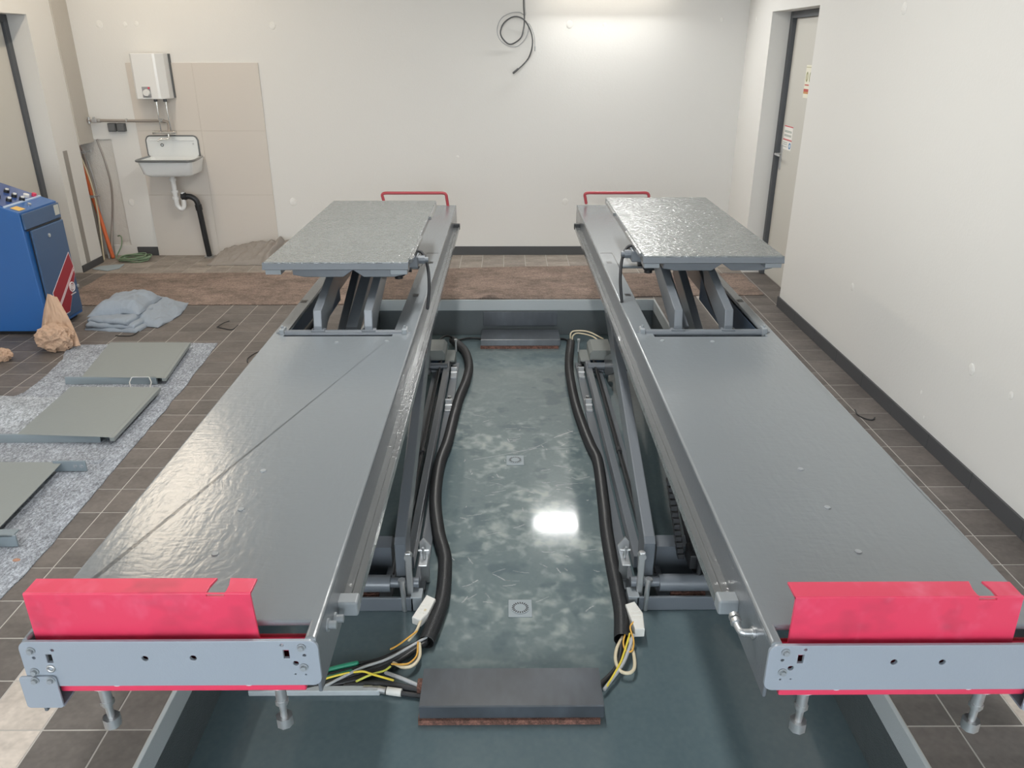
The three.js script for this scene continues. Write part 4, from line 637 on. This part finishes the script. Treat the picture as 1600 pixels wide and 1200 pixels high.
// ------------------------------------------------------------------ service shaft: conduits, clamps, coil
tag(obj('orange_conduit', tube([[-3.985, 1.16, -7.5], [-3.96, 0.95, -7.52], [-3.93, 0.63, -7.53], [-3.885, 0.388, -7.52], [-3.85, 0.17, -7.5], [-3.83, 0.018, -7.5]], 0.0175, 60, 12), M.orangePipe), 'orange plastic conduit coming down the open corner shaft', 'conduit');
tag(obj('orange_conduit', tube([[-3.95, 0.62, -7.56], [-3.905, 0.42, -7.55], [-3.865, 0.2, -7.53], [-3.838, 0.016, -7.525]], 0.014, 50, 12), M.orangePipe), 'shorter orange conduit lower in the corner shaft', 'conduit');
for (const [pts, r, m, l] of [
  [[[-3.99, 1.14, -7.56], [-3.94, 0.95, -7.57], [-3.945, 0.63, -7.57], [-3.935, 0.33, -7.56], [-3.925, 0.08, -7.52], [-3.91, 0.008, -7.49]], 0.009, M.steelPipe, 'grey brown cable at the left inside the corner shaft'],
  [[[-3.96, 1.1, -7.46], [-3.9, 0.86, -7.47], [-3.878, 0.637, -7.48], [-3.878, 0.428, -7.48], [-3.885, 0.21, -7.46], [-3.885, 0.008, -7.43]], 0.0075, M.wireCream, 'pale cream cable crossing the orange conduit in the shaft'],
  [[[-3.98, 1.12, -7.6], [-3.92, 0.8, -7.6], [-3.9, 0.5, -7.59], [-3.89, 0.2, -7.56], [-3.868, 0.008, -7.5]], 0.008, M.wireGrey, 'light grey cable at the back of the corner shaft'],
  [[[-3.835, 1.09, -7.655], [-3.8, 0.9, -7.655], [-3.785, 0.71, -7.655], [-3.803, 0.53, -7.655], [-3.845, 0.3, -7.64], [-3.86, 0.1, -7.57], [-3.85, 0.008, -7.54]], 0.0095, M.steelPipe, 'grey pipe bowed to the right in the wall chase'],
  [[[-3.79, 0.2, -7.6], [-3.75, 0.212, -7.56], [-3.725, 0.19, -7.53], [-3.73, 0.12, -7.5], [-3.775, 0.03, -7.46], [-3.74, 0.01, -7.42]], 0.006, M.greenCable, 'dark cable loop rising from the green coil'],
]) cable(pts, r, m, l);
for (const [x, y, l] of [[-3.9, 1.0, 'upper steel pipe clamp in the corner shaft'], [-3.9, 0.6, 'lower steel pipe clamp in the corner shaft']]) tag(obj('pipe_clamp', [rb(x - 0.1, x + 0.03, y - 0.012, y + 0.012, -7.475, -7.462, 0.004), cyl([x + 0.0, y, -7.47], [x + 0.075, y + 0.012, -7.47], 0.007, 10), cyl([x + 0.07, y + 0.012, -7.47], [x + 0.08, y + 0.013, -7.47], 0.013, 10)], M.zinc), l, 'clamp');
{
  const pts = []; for (let i = 0; i <= 110; i++) { const a = i / 110 * Math.PI * 2 * 5.2, r = 0.1 + 0.018 * Math.sin(i * 0.7) + 0.01 * Math.sin(i * 0.23); pts.push([-3.585 + r * 1.25 * Math.cos(a), 0.009 + 0.0075 * (i / 22) + 0.004 * Math.sin(i), -7.44 + r * Math.sin(a)]); }
  tag(obj('cable_coil', tube(pts, 0.006, 420, 7), M.greenCable), 'coil of green cable lying on the floor in the left corner', 'cable coil');
}
// hanging cables on the back wall
tag(obj('hanging_cable', [tube([[0.14, 3.38], [0.143, 2.7], [0.144, 2.265], [0.153, 2.129], [0.145, 2.036], [0.117, 1.959], [0.032, 1.912], [-0.03, 1.948], [-0.059, 2.01], [-0.024, 2.088], [0.06, 2.134], [0.145, 2.113], [0.202, 2.036], [0.225, 1.959], [0.221, 1.88], [0.193, 1.801], [0.136, 1.737], [0.055, 1.673]].map(([x, y], i) => [x, y, -7.615 + 0.012 * (i % 3)]), 0.0062, 160, 8), cyl([0.1, 1.71, -7.605], [0.052, 1.671, -7.605], 0.0098, 10)], M.darkPlastic), 'thick dark cable hanging in a loop from above on the back wall', 'cable');
tag(obj('hanging_cable', [tube([[0.165, 3.38], [0.158, 2.7], [0.155, 2.266], [0.162, 2.15], [0.111, 2.17], [0.032, 2.164], [-0.047, 2.124], [-0.087, 2.042], [-0.07, 1.959], [0.004, 1.901], [0.089, 1.896], [0.163, 1.959], [0.191, 2.036], [0.183, 2.085], [0.213, 2.052], [0.243, 1.969], [0.249, 1.864]].map(([x, y], i) => [x, y, -7.625 + 0.006 * (i % 2)]), 0.0035, 160, 8), cyl([0.249, 1.895, -7.62], [0.25, 1.855, -7.62], 0.0068, 10)], M.wireGrey), 'thin grey cable looped behind the dark one on the back wall', 'cable');

// ------------------------------------------------------------------ blue control cabinet on the left
{
  const xr = -3.25, xl = -3.84, z0 = -5.75, z1 = -5.28;
  const t = thing('control_cabinet', 'blue steel control cabinet with sloping button desk and red badge', 'control cabinet', [-3.6, 0, -5.515]);
  const prof = [[xl, 0.03], [xr, 0.03], [xr - 0.015, 0.865], [xr - 0.105, 0.895], [xr - 0.45, 1.02], [xl, 1.06]];
  obj('cabinet_body', profXY(prof, z0, z1, 0.006), M.blue, t);
  obj('plinth', rb(xl + 0.03, xr - 0.03, 0, 0.032, z0 + 0.03, z1 - 0.03, 0.003), M.black, t);
  const door = obj('cabinet_door', rb(xr - 0.012, xr + 0.012, 0.055, 0.735, z0 + 0.012, z1 - 0.05, 0.006), M.blueDoor, t);
  obj('front_fascia', rb(xr - 0.012, xr + 0.003, 0.75, 0.855, z0 + 0.008, z1 - 0.008, 0.004), M.blueDoor, t);
  // desk plates lie on the slope
  const n = V(0.032, 0.09, 0).normalize();
  const slopeY = (x) => x > xr - 0.105 ? 0.865 + (xr - 0.015 - x) / 0.09 * 0.03 : 0.895 + (xr - 0.105 - x) / 0.345 * 0.125;
  const desk = obj('button_desk', profXY([[xr - 0.115, slopeY(xr - 0.115)], [xr - 0.44, slopeY(xr - 0.44)], [xr - 0.44, slopeY(xr - 0.44) + 0.006], [xr - 0.115, slopeY(xr - 0.115) + 0.006]], z0 + 0.02, z1 - 0.02, 0.001), phys([0.1, 0.2, 0.42], 0.3, { clearcoat: 0.8, clearcoatRoughness: 0.12, map: canvasTex(256, 256, (g, w, h) => { g.fillStyle = '#8fa6d2'; g.fillRect(0, 0, w, h); g.fillStyle = '#e2e6dc'; g.beginPath(); g.moveTo(30, 60); g.lineTo(190, 40); g.lineTo(220, 210); g.lineTo(60, 230); g.fill(); }) }), t);  // paler quad in the texture paints the glare on the desk
  obj('desk_edge', profXY([[xr - 0.116, slopeY(xr - 0.116) + 0.009], [xr - 0.116, slopeY(xr - 0.116) - 0.002], [xr - 0.108, slopeY(xr - 0.108) - 0.002], [xr - 0.108, slopeY(xr - 0.108) + 0.007]], z0 + 0.01, z1 - 0.01), std([0.45, 0.55, 0.7], 0.4), desk);
  const button = (x, z, r, m, ring) => { const y = slopeY(x) + 0.006, d = [x + 0.34 * 0.02, y + 0.019, z]; const b = obj('button', cyl([x, y, z], [x + 0.0068, y + 0.019, z], r, 18, r * 0.92), m, desk); return b; };
  for (const [x, z] of [[-3.47, -5.42], [-3.43, -5.54], [-3.405, -5.43], [-3.375, -5.53], [-3.52, -5.47], [-3.5, -5.58]]) { button(x, z, 0.0185, M.black); button(x + 0.0042, z, 0.012, M.whitePlastic).position.y += 0.008; }
  button(-3.395, -5.62, 0.02, M.whitePlastic); button(-3.38, -5.69, 0.016, M.red);
  const onSlope = (x, z, w, d) => { const g = new THREE.BoxGeometry(w, 0.002, d); g.rotateZ(-Math.atan2(0.03, 0.09)); g.translate(x, slopeY(x) + 0.002, z); return g; };
  obj('yellow_label', onSlope(xr - 0.06, z1 - 0.075, 0.06, 0.075), std([0.74, 0.47, 0.13], 0.5), t);
  obj('desk_lock', cyl([xr - 0.06, slopeY(xr - 0.06), -5.49], [xr - 0.053, slopeY(xr - 0.06) + 0.012, -5.49], 0.012, 16), M.zinc, t);
  obj('type_plate', rb(xr + 0.002, xr + 0.005, 0.775, 0.845, z0 + 0.02, z0 + 0.08, 0.001), std([0.52, 0.52, 0.47], 0.4), t);
  for (const [y, z] of [[0.665, -5.52], [0.235, -5.735]]) obj('door_lock', [cyl([xr + 0.01, y, z], [xr + 0.017, y, z], 0.014, 18), rb(xr + 0.016, xr + 0.021, y - 0.009, y + 0.009, z - 0.003, z + 0.003, 0.001)], M.zinc, door);
  // red hexagonal badge
  const hexa = [[-5.722, 0.475], [-5.734, 0.3], [-5.6, 0.125], [-5.43, 0.1], [-5.392, 0.165], [-5.405, 0.29]].map(([z, y]) => [z, y]);
  const big = [[-5.71, 0.5], [-5.735, 0.395], [-5.735, 0.33], [-5.56, 0.085], [-5.46, 0.085], [-5.4, 0.2], [-5.4, 0.275]];
  const badge = obj('badge', profZY(big, xr + 0.011, xr + 0.0135), std([0.75, 0.66, 0.68], 0.5), door);
  const shrink = (pts, k) => { const cz = pts.reduce((a, p) => a + p[0], 0) / pts.length, cy = pts.reduce((a, p) => a + p[1], 0) / pts.length; return pts.map(([z, y]) => [cz + (z - cz) * k, cy + (y - cy) * k]); };
  obj('badge_field', profZY(shrink(big, 0.965), xr + 0.012, xr + 0.0145), std([0.33, 0.025, 0.04], 0.45), door);
  const band = (d0, d1) => profZY([[-5.735, 0.365 + d0], [-5.735, 0.365 + d1], [-5.41, 0.175 - 0.05 + d1], [-5.42, 0.175 - 0.05 + d0]], xr + 0.014, xr + 0.0152);
  obj('badge_line', [band(0, 0.009), band(0.018, 0.024)], std([0.72, 0.6, 0.62], 0.5), door);
  obj('badge_emblem', [new THREE.TorusGeometry(0.033, 0.005, 6, 28).rotateY(Math.PI / 2).translate(xr + 0.015, 0.25, -5.655), new THREE.TorusGeometry(0.018, 0.004, 6, 24).rotateY(Math.PI / 2).translate(xr + 0.015, 0.25, -5.655), cyl([xr + 0.013, 0.25, -5.655], [xr + 0.0165, 0.25, -5.655], 0.011, 14), bx(xr + 0.013, xr + 0.016, 0.195, 0.202, -5.69, -5.62)], std([0.74, 0.68, 0.68], 0.5), door);
  obj('door_gap', [bx(xr - 0.002, xr + 0.0006, 0.738, 0.748, z0 + 0.01, z1 - 0.02), bx(xr - 0.002, xr + 0.0006, 0.04, 0.74, z1 - 0.048, z1 - 0.042)], M.black, t);
}

// ------------------------------------------------------------------ cloths, papers, fleece, rug
function gridSheet(nx, nzz, f, thick) {     // closed sheet: top surface f(u,v) -> [x,y,z], underside thick lower
  const pos = [], idx = [], N = (nx + 1) * (nzz + 1);
  for (let s = 0; s < 2; s++) for (let j = 0; j <= nzz; j++) for (let i = 0; i <= nx; i++) { const [x, y, z] = f(i / nx, j / nzz); pos.push(x, s ? (thick === 'floor' ? 0.0005 : thick.base !== undefined ? Math.min(thick.base, y - 0.004) : y - thick) : y, z); }
  const at = (s, i, j) => s * N + j * (nx + 1) + i;
  for (let j = 0; j < nzz; j++) for (let i = 0; i < nx; i++) { idx.push(at(0, i, j), at(0, i, j + 1), at(0, i + 1, j), at(0, i + 1, j), at(0, i, j + 1), at(0, i + 1, j + 1)); idx.push(at(1, i, j), at(1, i + 1, j), at(1, i, j + 1), at(1, i + 1, j), at(1, i + 1, j + 1), at(1, i, j + 1)); }
  for (let i = 0; i < nx; i++) for (const [j, d] of [[0, 1], [nzz, -1]]) { const a = at(0, i, j), b = at(0, i + 1, j), c = at(1, i, j), e = at(1, i + 1, j); idx.push(...(d > 0 ? [a, b, c, b, e, c] : [a, c, b, b, c, e])); }
  for (let j = 0; j < nzz; j++) for (const [i, d] of [[0, -1], [nx, 1]]) { const a = at(0, i, j), b = at(0, i, j + 1), c = at(1, i, j), e = at(1, i, j + 1); idx.push(...(d > 0 ? [a, b, c, b, e, c] : [a, c, b, b, c, e])); }
  const g = new THREE.BufferGeometry(); g.setAttribute('position', new THREE.Float32BufferAttribute(pos, 3)); g.setIndex(idx); const q = g.toNonIndexed(); q.computeVertexNormals(); const m = mergeVertices(g); m.computeVertexNormals(); return m;
}
const lerp = (a, b, t) => a + (b - a) * t;
const path = (pts, t) => { let i = 0; while (i + 2 < pts.length && t > pts[i + 1][0]) i++; const [a, b] = [pts[i], pts[i + 1]], f = (t - a[0]) / (b[0] - a[0]); return a[1] + (b[1] - a[1]) * f; };
// brown floor runner along the back wall
tag(obj('floor_runner', gridSheet(150, 26, (u, v) => {
  const x = lerp(-3.62, 2.12, u), far = path([[0, -6.93], [0.3, -6.97], [0.62, -7.14], [0.8, -7.2], [0.81, -6.92], [1, -6.9]], u) + 0.012 * nz(x * 3, 0, 1), near = path([[0, -5.98], [0.42, -6.0], [0.45, -6.135], [0.8, -6.135], [0.82, -6.2], [1, -6.24]], u) + 0.008 * nz(x * 4, 3, 1);
  const z = lerp(far, near, v); const lift = Math.exp(-((x + 0.14) ** 2) / 0.006) * Math.max(0, v - 0.86) * 0.26;
  return [x + 0.02 * nz(v * 4, u * 3, 2), 0.006 + 0.0035 * Math.abs(fbm(x * 3, z * 6, 2)) + lift, z];
}, 'floor'), M.rug), 'dirty brown felt runner laid across the floor before the back wall', 'floor runner');
// grey painter's fleece under the cover plates
{
  const o = [[-3.03, -5.07], [-2.5, -5.1], [-2.005, -5.105], [-1.958, -4.5], [-1.93, -4.0], [-1.917, -3.6], [-1.894, -3.07], [-1.872, -2.6], [-1.885, -2.2], [-1.9, -1.5], [-3.2, -1.5], [-3.2, -4.0], [-2.93, -4.15], [-2.86, -4.26], [-2.872, -4.5], [-2.918, -4.8]];
  const pts = []; for (let i = 0; i < o.length; i++) { const a = o[i], b = o[(i + 1) % o.length]; for (let k = 0; k < 8; k++) { const f = k / 8, x = lerp(a[0], b[0], f), z = lerp(a[1], b[1], f); pts.push([x + 0.01 * nz(x * 9, z * 9, 0) , z + 0.01 * nz(x * 9, z * 9, 5)]); } }
  tag(obj('protective_fleece', slabXZ(pts, 0.001, 0.005), M.fleece), 'grey flecked protective fleece spread on the tiles at left', 'protective fleece');
  tag(obj('fleece_fold', gridSheet(40, 16, (u, v) => [lerp(-3.1, -2.4, u) - 0.35 * v * (1 - u), 0.006 + 0.03 * Math.sin(Math.PI * v) * (0.6 + 0.4 * Math.sin(u * 5)) + 0.006 * nz(u * 8, v * 8, 1), lerp(-4.22, -3.72, v) + 0.1 * u * (0.5 - v)], 'floor'), HOLD(M.fleece, { color: C(1.25, 1.25, 1.22) })), 'paler turned-over fleece flap beside the middle cover plate', 'protective fleece');
  tag(obj('fleece_fold', gridSheet(50, 10, (u, v) => [lerp(-2.9, -2.0, u), 0.006 + 0.014 * Math.sin(Math.PI * v) * (1 - 0.5 * u) + 0.003 * nz(u * 12, v * 5, 3), lerp(-3.44, -3.38, v) + 0.015 * Math.sin(u * 4)], 'floor'), M.fleece), 'narrow crease of grey fleece between the middle and front cover plates', 'protective fleece');
}
// folded blue-grey blanket
{
  const t = thing('folded_cloth', 'folded blue-grey cloth bundle on the tiles beside the cabinet', 'cloth', [-2.84, 0, -5.6]);
  const layer = (k, y, x0, x1, z0, z1, th, ang) => gridSheet(46, 26, (u, v) => {
    const x = lerp(x0, x1, u) + 2.84, z = lerp(z0, z1, v) + 5.6, c = Math.cos(ang), s = Math.sin(ang), e = Math.min(u, 1 - u, v, 1 - v), r = Math.sqrt(Math.min(1, e / 0.06));
    const X = c * x - s * z + 0.012 * nz(u * 3, v * 3, k), Z = s * x + c * z + 0.014 * nz(u * 3, v * 3, k + 9);
    return [-2.84 + X, y + th * (0.35 + 0.65 * r) + 0.008 * fbm(u * 4, v * 4, k * 3) * 2, -5.6 + Z];
  }, th * 0.9);
  obj('cloth_fold', layer(1, 0.0, -3.03, -2.62, -5.82, -5.36, 0.026, 0.16), M.clothBlue, t);
  obj('cloth_fold', layer(2, 0.03, -3.03, -2.66, -5.82, -5.37, 0.026, 0.1), M.clothBlue, t);
  obj('cloth_fold', layer(3, 0.06, -3.01, -2.69, -5.82, -5.385, 0.026, 0.2), M.clothBlue, t);
  obj('top_flap', gridSheet(60, 44, (u, v) => { const x = lerp(-3.05, -2.7, u), z = lerp(-5.86, -5.43 - 0.05 * Math.sin(3 * u), v), e = Math.min(u, 1 - u) / 0.18, f = Math.min(1, e), q = v < 0.1 ? v / 0.1 : v > 0.8 ? (1 - v) / 0.2 : 1; return [x + 0.02 * nz(v * 3, 1, u), 0.088 + 0.075 * Math.sqrt(Math.max(0, f * q)) * (0.75 + 0.3 * Math.sin(2.4 * u + 0.4)) + 0.03 * fbm(u * 3.5, v * 4, 2) * f, z - 0.05 * u]; }, { base: 0.086 }), M.clothBlue, t);
  obj('loose_corner', gridSheet(50, 36, (u, v) => { const x = lerp(-2.8, -2.5 - 0.1 * Math.abs(v - 0.5), u), z = lerp(-6.0, -5.5, v), q = Math.min(1, Math.min(v, 1 - v) / 0.12); return [x, 0.008 + (0.1 * Math.pow(1 - u, 0.7)) * Math.sqrt(Math.max(0, q)) + 0.035 * q * fbm(u * 4, v * 5, 8) * (0.3 + u), z + 0.1 * u * (v - 0.3)]; }, { base: 0.003 }), M.clothBlue, t);
}
tag(obj('brown_cloth', gridSheet(120, 50, (u, v) => {
  const x = lerp(-2.78, -2.08, u), top = path([[0, 0.03], [0.05, 0.09], [0.5, 0.15], [0.85, 0.175], [0.95, 0.165], [1, 0.03]], u), k = v < 0.12 ? v / 0.12 : Math.pow(Math.max(0, 1 - (v - 0.12) / 0.88), 0.75);
  const fold = u > 0.5 ? 0.035 * (u - 0.5) * 2 * Math.sin(u * 46 + v * 7 + 2 * nz(u * 5, v * 3, 2)) : 0;
  return [x - 0.05 * (1 - u) * v, 0.006 + Math.max(0, top * k + (fold + 0.045 * fbm(x * 9, v * 3.5, 3)) * Math.min(1, k * 3) * Math.min(1, (1 - u) * 12)), lerp(-7.58, -7.23, v) + 0.03 * nz(u * 6, v * 2, 7) + 0.02 * fold * 20 * k];
}, 'floor'), M.clothBrown), 'crumpled grey-brown cloth heaped against the beige wall tiles', 'cloth');
tag(obj('cloth_scrap', slabXZ([[-3.84, -7.1], [-3.815, -7.2], [-3.7, -7.25], [-3.62, -7.27], [-3.6, -7.12], [-3.67, -7.03]], 0.0008, 0.006), std([0.33, 0.39, 0.43], 0.95)), 'flat blue-grey cloth scrap on the floor beside the left pier', 'cloth scrap');
// crumpled brown paper
function crumple(s, seedK, amp, shape) {
  const g = mergeVertices(new THREE.IcosahedronGeometry(1, 18).deleteAttribute('uv').deleteAttribute('normal')), p = g.attributes.position;
  for (let i = 0; i < p.count; i++) {
    const x = p.getX(i), y = p.getY(i), z = p.getZ(i);
    const ridge = (f, o) => 1 - 2.4 * Math.abs(nz(x * f + o + 0.4 * nz(y * 3, z * 3, o), y * f * 0.8 + seedK, z * f - o));
    const k = 1 - amp + amp * (0.8 * ridge(1.5, 1) + 0.5 * ridge(2.9, 5) + 0.3 * ridge(5.6, 9));
    const [a, b, c] = shape(x * k, y * k, z * k); p.setXYZ(i, a, Math.max(0.0015, b), c);
  }
  const q = g.toNonIndexed(); q.computeVertexNormals(); return q;
}
{
  const t = thing('crumpled_paper', 'large crumpled sheet of brown packing paper leaning at the cabinet', 'paper', [-3.05, 0, -5.03]);
  obj('paper_sheet', gridSheet(40, 46, (u, v) => {
    const h = 1 - v, w = lerp(0.135, 0.03, Math.pow(h, 1.35)), c = lerp(-3.03, -3.1, h), q = u - 0.5, cre = (f, o) => Math.abs(nz(u * f + o, v * f * 0.7, o)) * 2 - 0.5;
    const k = 0.012 * cre(3.1, 2) + 0.02 * v * cre(5.3, 7) + 0.012 * v * cre(9, 4);
    return [c + 2 * w * q + 0.6 * k, 0.02 + 0.325 * h + 0.02 * cre(2.5, 9) * (1 - h) - 0.05 * Math.max(0, q) * h, -5.0 - 0.16 * h + 0.09 * (0.25 - q * q) + k];
  }, 0.006), M.paper, t);
  obj('paper_crumple', crumple(0.13, 3, 0.2, (x, y, z) => [-3.045 + 0.125 * x - 0.02 * y, 0.085 + 0.095 * y + 0.02 * x, -4.985 + 0.085 * z]), M.paper, t);
}
tag(obj('crumpled_paper', crumple(0.055, 5, 0.25, (x, y, z) => [-3.3 + 0.062 * x, 0.038 + 0.045 * y, -4.79 + 0.055 * z]), M.paper), 'small crumpled ball of brown paper on the left tiles', 'paper');

// ------------------------------------------------------------------ loose steel cover plates and bars on the fleece
function coverPlate(pts, hollow, label, opt = {}) {
  const cx = pts.reduce((a, p) => a + p[0], 0) / 4, cz = pts.reduce((a, p) => a + p[1], 0) / 4;
  const t = thing('steel_cover_plate', label, 'cover plate', [cx, 0.005, cz]);
  const [fl, fr, nr, nl] = pts, y = opt.y ?? 0.05;
  obj('plate_sheet', slabXZ([fl, fr, nr, nl], y - 0.004, y, [], 0.0015), M.plate, t);
  if (opt.front) { const g = profZY([[nl[1] - 0.002, y], [nl[1] + 0.004, y - 0.003], [nl[1] + 0.012, 0.006], [nl[1] + 0.006, 0.006], [nl[1] - 0.002, y - 0.006]], nl[0] - (opt.over ?? 0.1), nr[0] - 0.07, 0.001); obj('front_flange', g, M.plateEdge, t); }
  if (opt.lip) obj('bent_edge', slabXZ([[fr[0] - 0.004, fr[1]], [fr[0] + 0.02, fr[1]], [nr[0] + 0.02, nr[1] + 0.005], [nr[0] - 0.004, nr[1] + 0.005]], y - 0.022, y - 0.001, [], 0.002), M.plate, t);
  obj('support_strip', [bx(fl[0] + 0.03, fr[0] - 0.06, 0.0052, y - 0.004, fl[1] + 0.01, fl[1] + 0.018), bx(nl[0] + 0.04, nl[0] + 0.05, 0.0052, y - 0.004, lerp(nl[1], fl[1], 0.9), nl[1] - 0.01)], M.plateEdge, t);
  if (opt.extra) opt.extra(t, y);
  return t;
}
coverPlate([[-2.69, -5.0], [-2.166, -4.996], [-2.083, -4.375], [-2.58, -4.392]], 0, 'farthest loose grey steel cover plate with a thin wire handle', { front: true, lip: true, over: 0.1, extra: (t) => { obj('wire_handle', tube([[-2.205, 0.03, -4.22], [-2.25, 0.05, -4.3], [-2.252, 0.064, -4.335], [-2.245, 0.068, -4.342], [-2.15, 0.068, -4.342], [-2.143, 0.064, -4.335], [-2.12, 0.05, -4.3], [-2.105, 0.03, -4.22]], 0.0035, 80, 8, 0.1), M.zinc, t); obj('flange_end', rb(-2.17, -2.125, 0.006, 0.05, -4.395, -4.375, 0.003), M.plateEdge, t); } });
coverPlate([[-2.57, -4.243], [-2.058, -4.231], [-2.033, -3.59], [-2.53, -3.625]], 0, 'middle loose grey steel cover plate with bent near edge', { front: true, lip: true, over: 0.12 });
coverPlate([[-2.62, -3.33], [-2.141, -3.326], [-2.108, -2.72], [-2.6, -2.72]], 0, 'nearest large loose steel cover plate at the left picture edge', { front: false, lip: false, extra: (t, y) => { obj('bolted_bar', rb(-2.18, -2.025, 0.006, 0.062, -3.322, -3.312, 0.003), M.plateEdge, t); for (const x of [-2.075, -2.045]) obj('bar_bolt', hexBolt(x, 0.035, -3.312, 0.007), M.boltGrey, t); } });
tag(obj('steel_bar', [rb(-2.5, -2.0, 0.006, 0.06, -2.7, -2.69, 0.003), rb(-2.5, -2.01, 0.052, 0.06, -2.74, -2.69, 0.003)], M.plateEdge), 'loose grey angle bar end on the fleece below the nearest plate', 'steel bar');
tag(obj('steel_bar', [rb(-2.5, -2.05, 0.006, 0.045, -2.61, -2.6, 0.003), cyl([-2.07, 0.025, -2.6], [-2.07, 0.025, -2.59], 0.008, 6)], M.plateEdge), 'small steel bar end nearest in the fleece at left edge', 'steel bar');

// ------------------------------------------------------------------ black cable ties lying on the tiles, crumbs
for (const [pts, l] of [
  [[[-2.125, 0.005, -5.442], [-2.1, 0.014, -5.5], [-2.074, 0.012, -5.558]], 'short black cable tie piece, part of the bent tie by the runner'],
  [[[-2.125, 0.005, -5.442], [-2.06, 0.004, -5.41], [-1.995, 0.006, -5.385], [-1.975, 0.014, -5.456]], 'bent black cable tie on the tiles in front of the runner'],
  [[[-2.78, 0.004, -5.262], [-2.72, 0.004, -5.255], [-2.665, 0.005, -5.265], [-2.645, 0.012, -5.33]], 'black cable tie lying in front of the folded cloth'],
  [[[-1.69, 0.004, -4.742], [-1.705, 0.008, -4.8], [-1.69, 0.01, -4.87], [-1.66, 0.012, -4.93]], 'black cable tie half hidden beside the left runway'],
  [[[1.955, 0.006, -3.99], [1.945, 0.004, -3.93], [1.965, 0.004, -3.88], [1.997, 0.004, -3.862], [2.02, 0.007, -3.885]], 'curved black cable tie on the tiles by the right wall'],
]) tag(obj('cable_tie', tube(pts, 0.0036, 30, 6), M.black), l, 'cable tie');
for (const [x, z, l, c] of [[1.72, -5.45, 'tiny white crumb on the tiles by the right baseboard', [0.7, 0.69, 0.65]], [-1.955, -2.6, 'small rust-brown crumb on the fleece at lower left', [0.4, 0.22, 0.15]], [-1.58, -3.72, 'tiny white crumb on the tiles beside the left runway', [0.7, 0.69, 0.65]]]) { const g = new THREE.IcosahedronGeometry(0.011, 1); g.scale(1.4, 0.6, 0.9); g.translate(x, 0.006, z); tag(obj('crumb', g, std(c, 0.9)), l, 'crumb'); }

renderer.render(scene, camera);
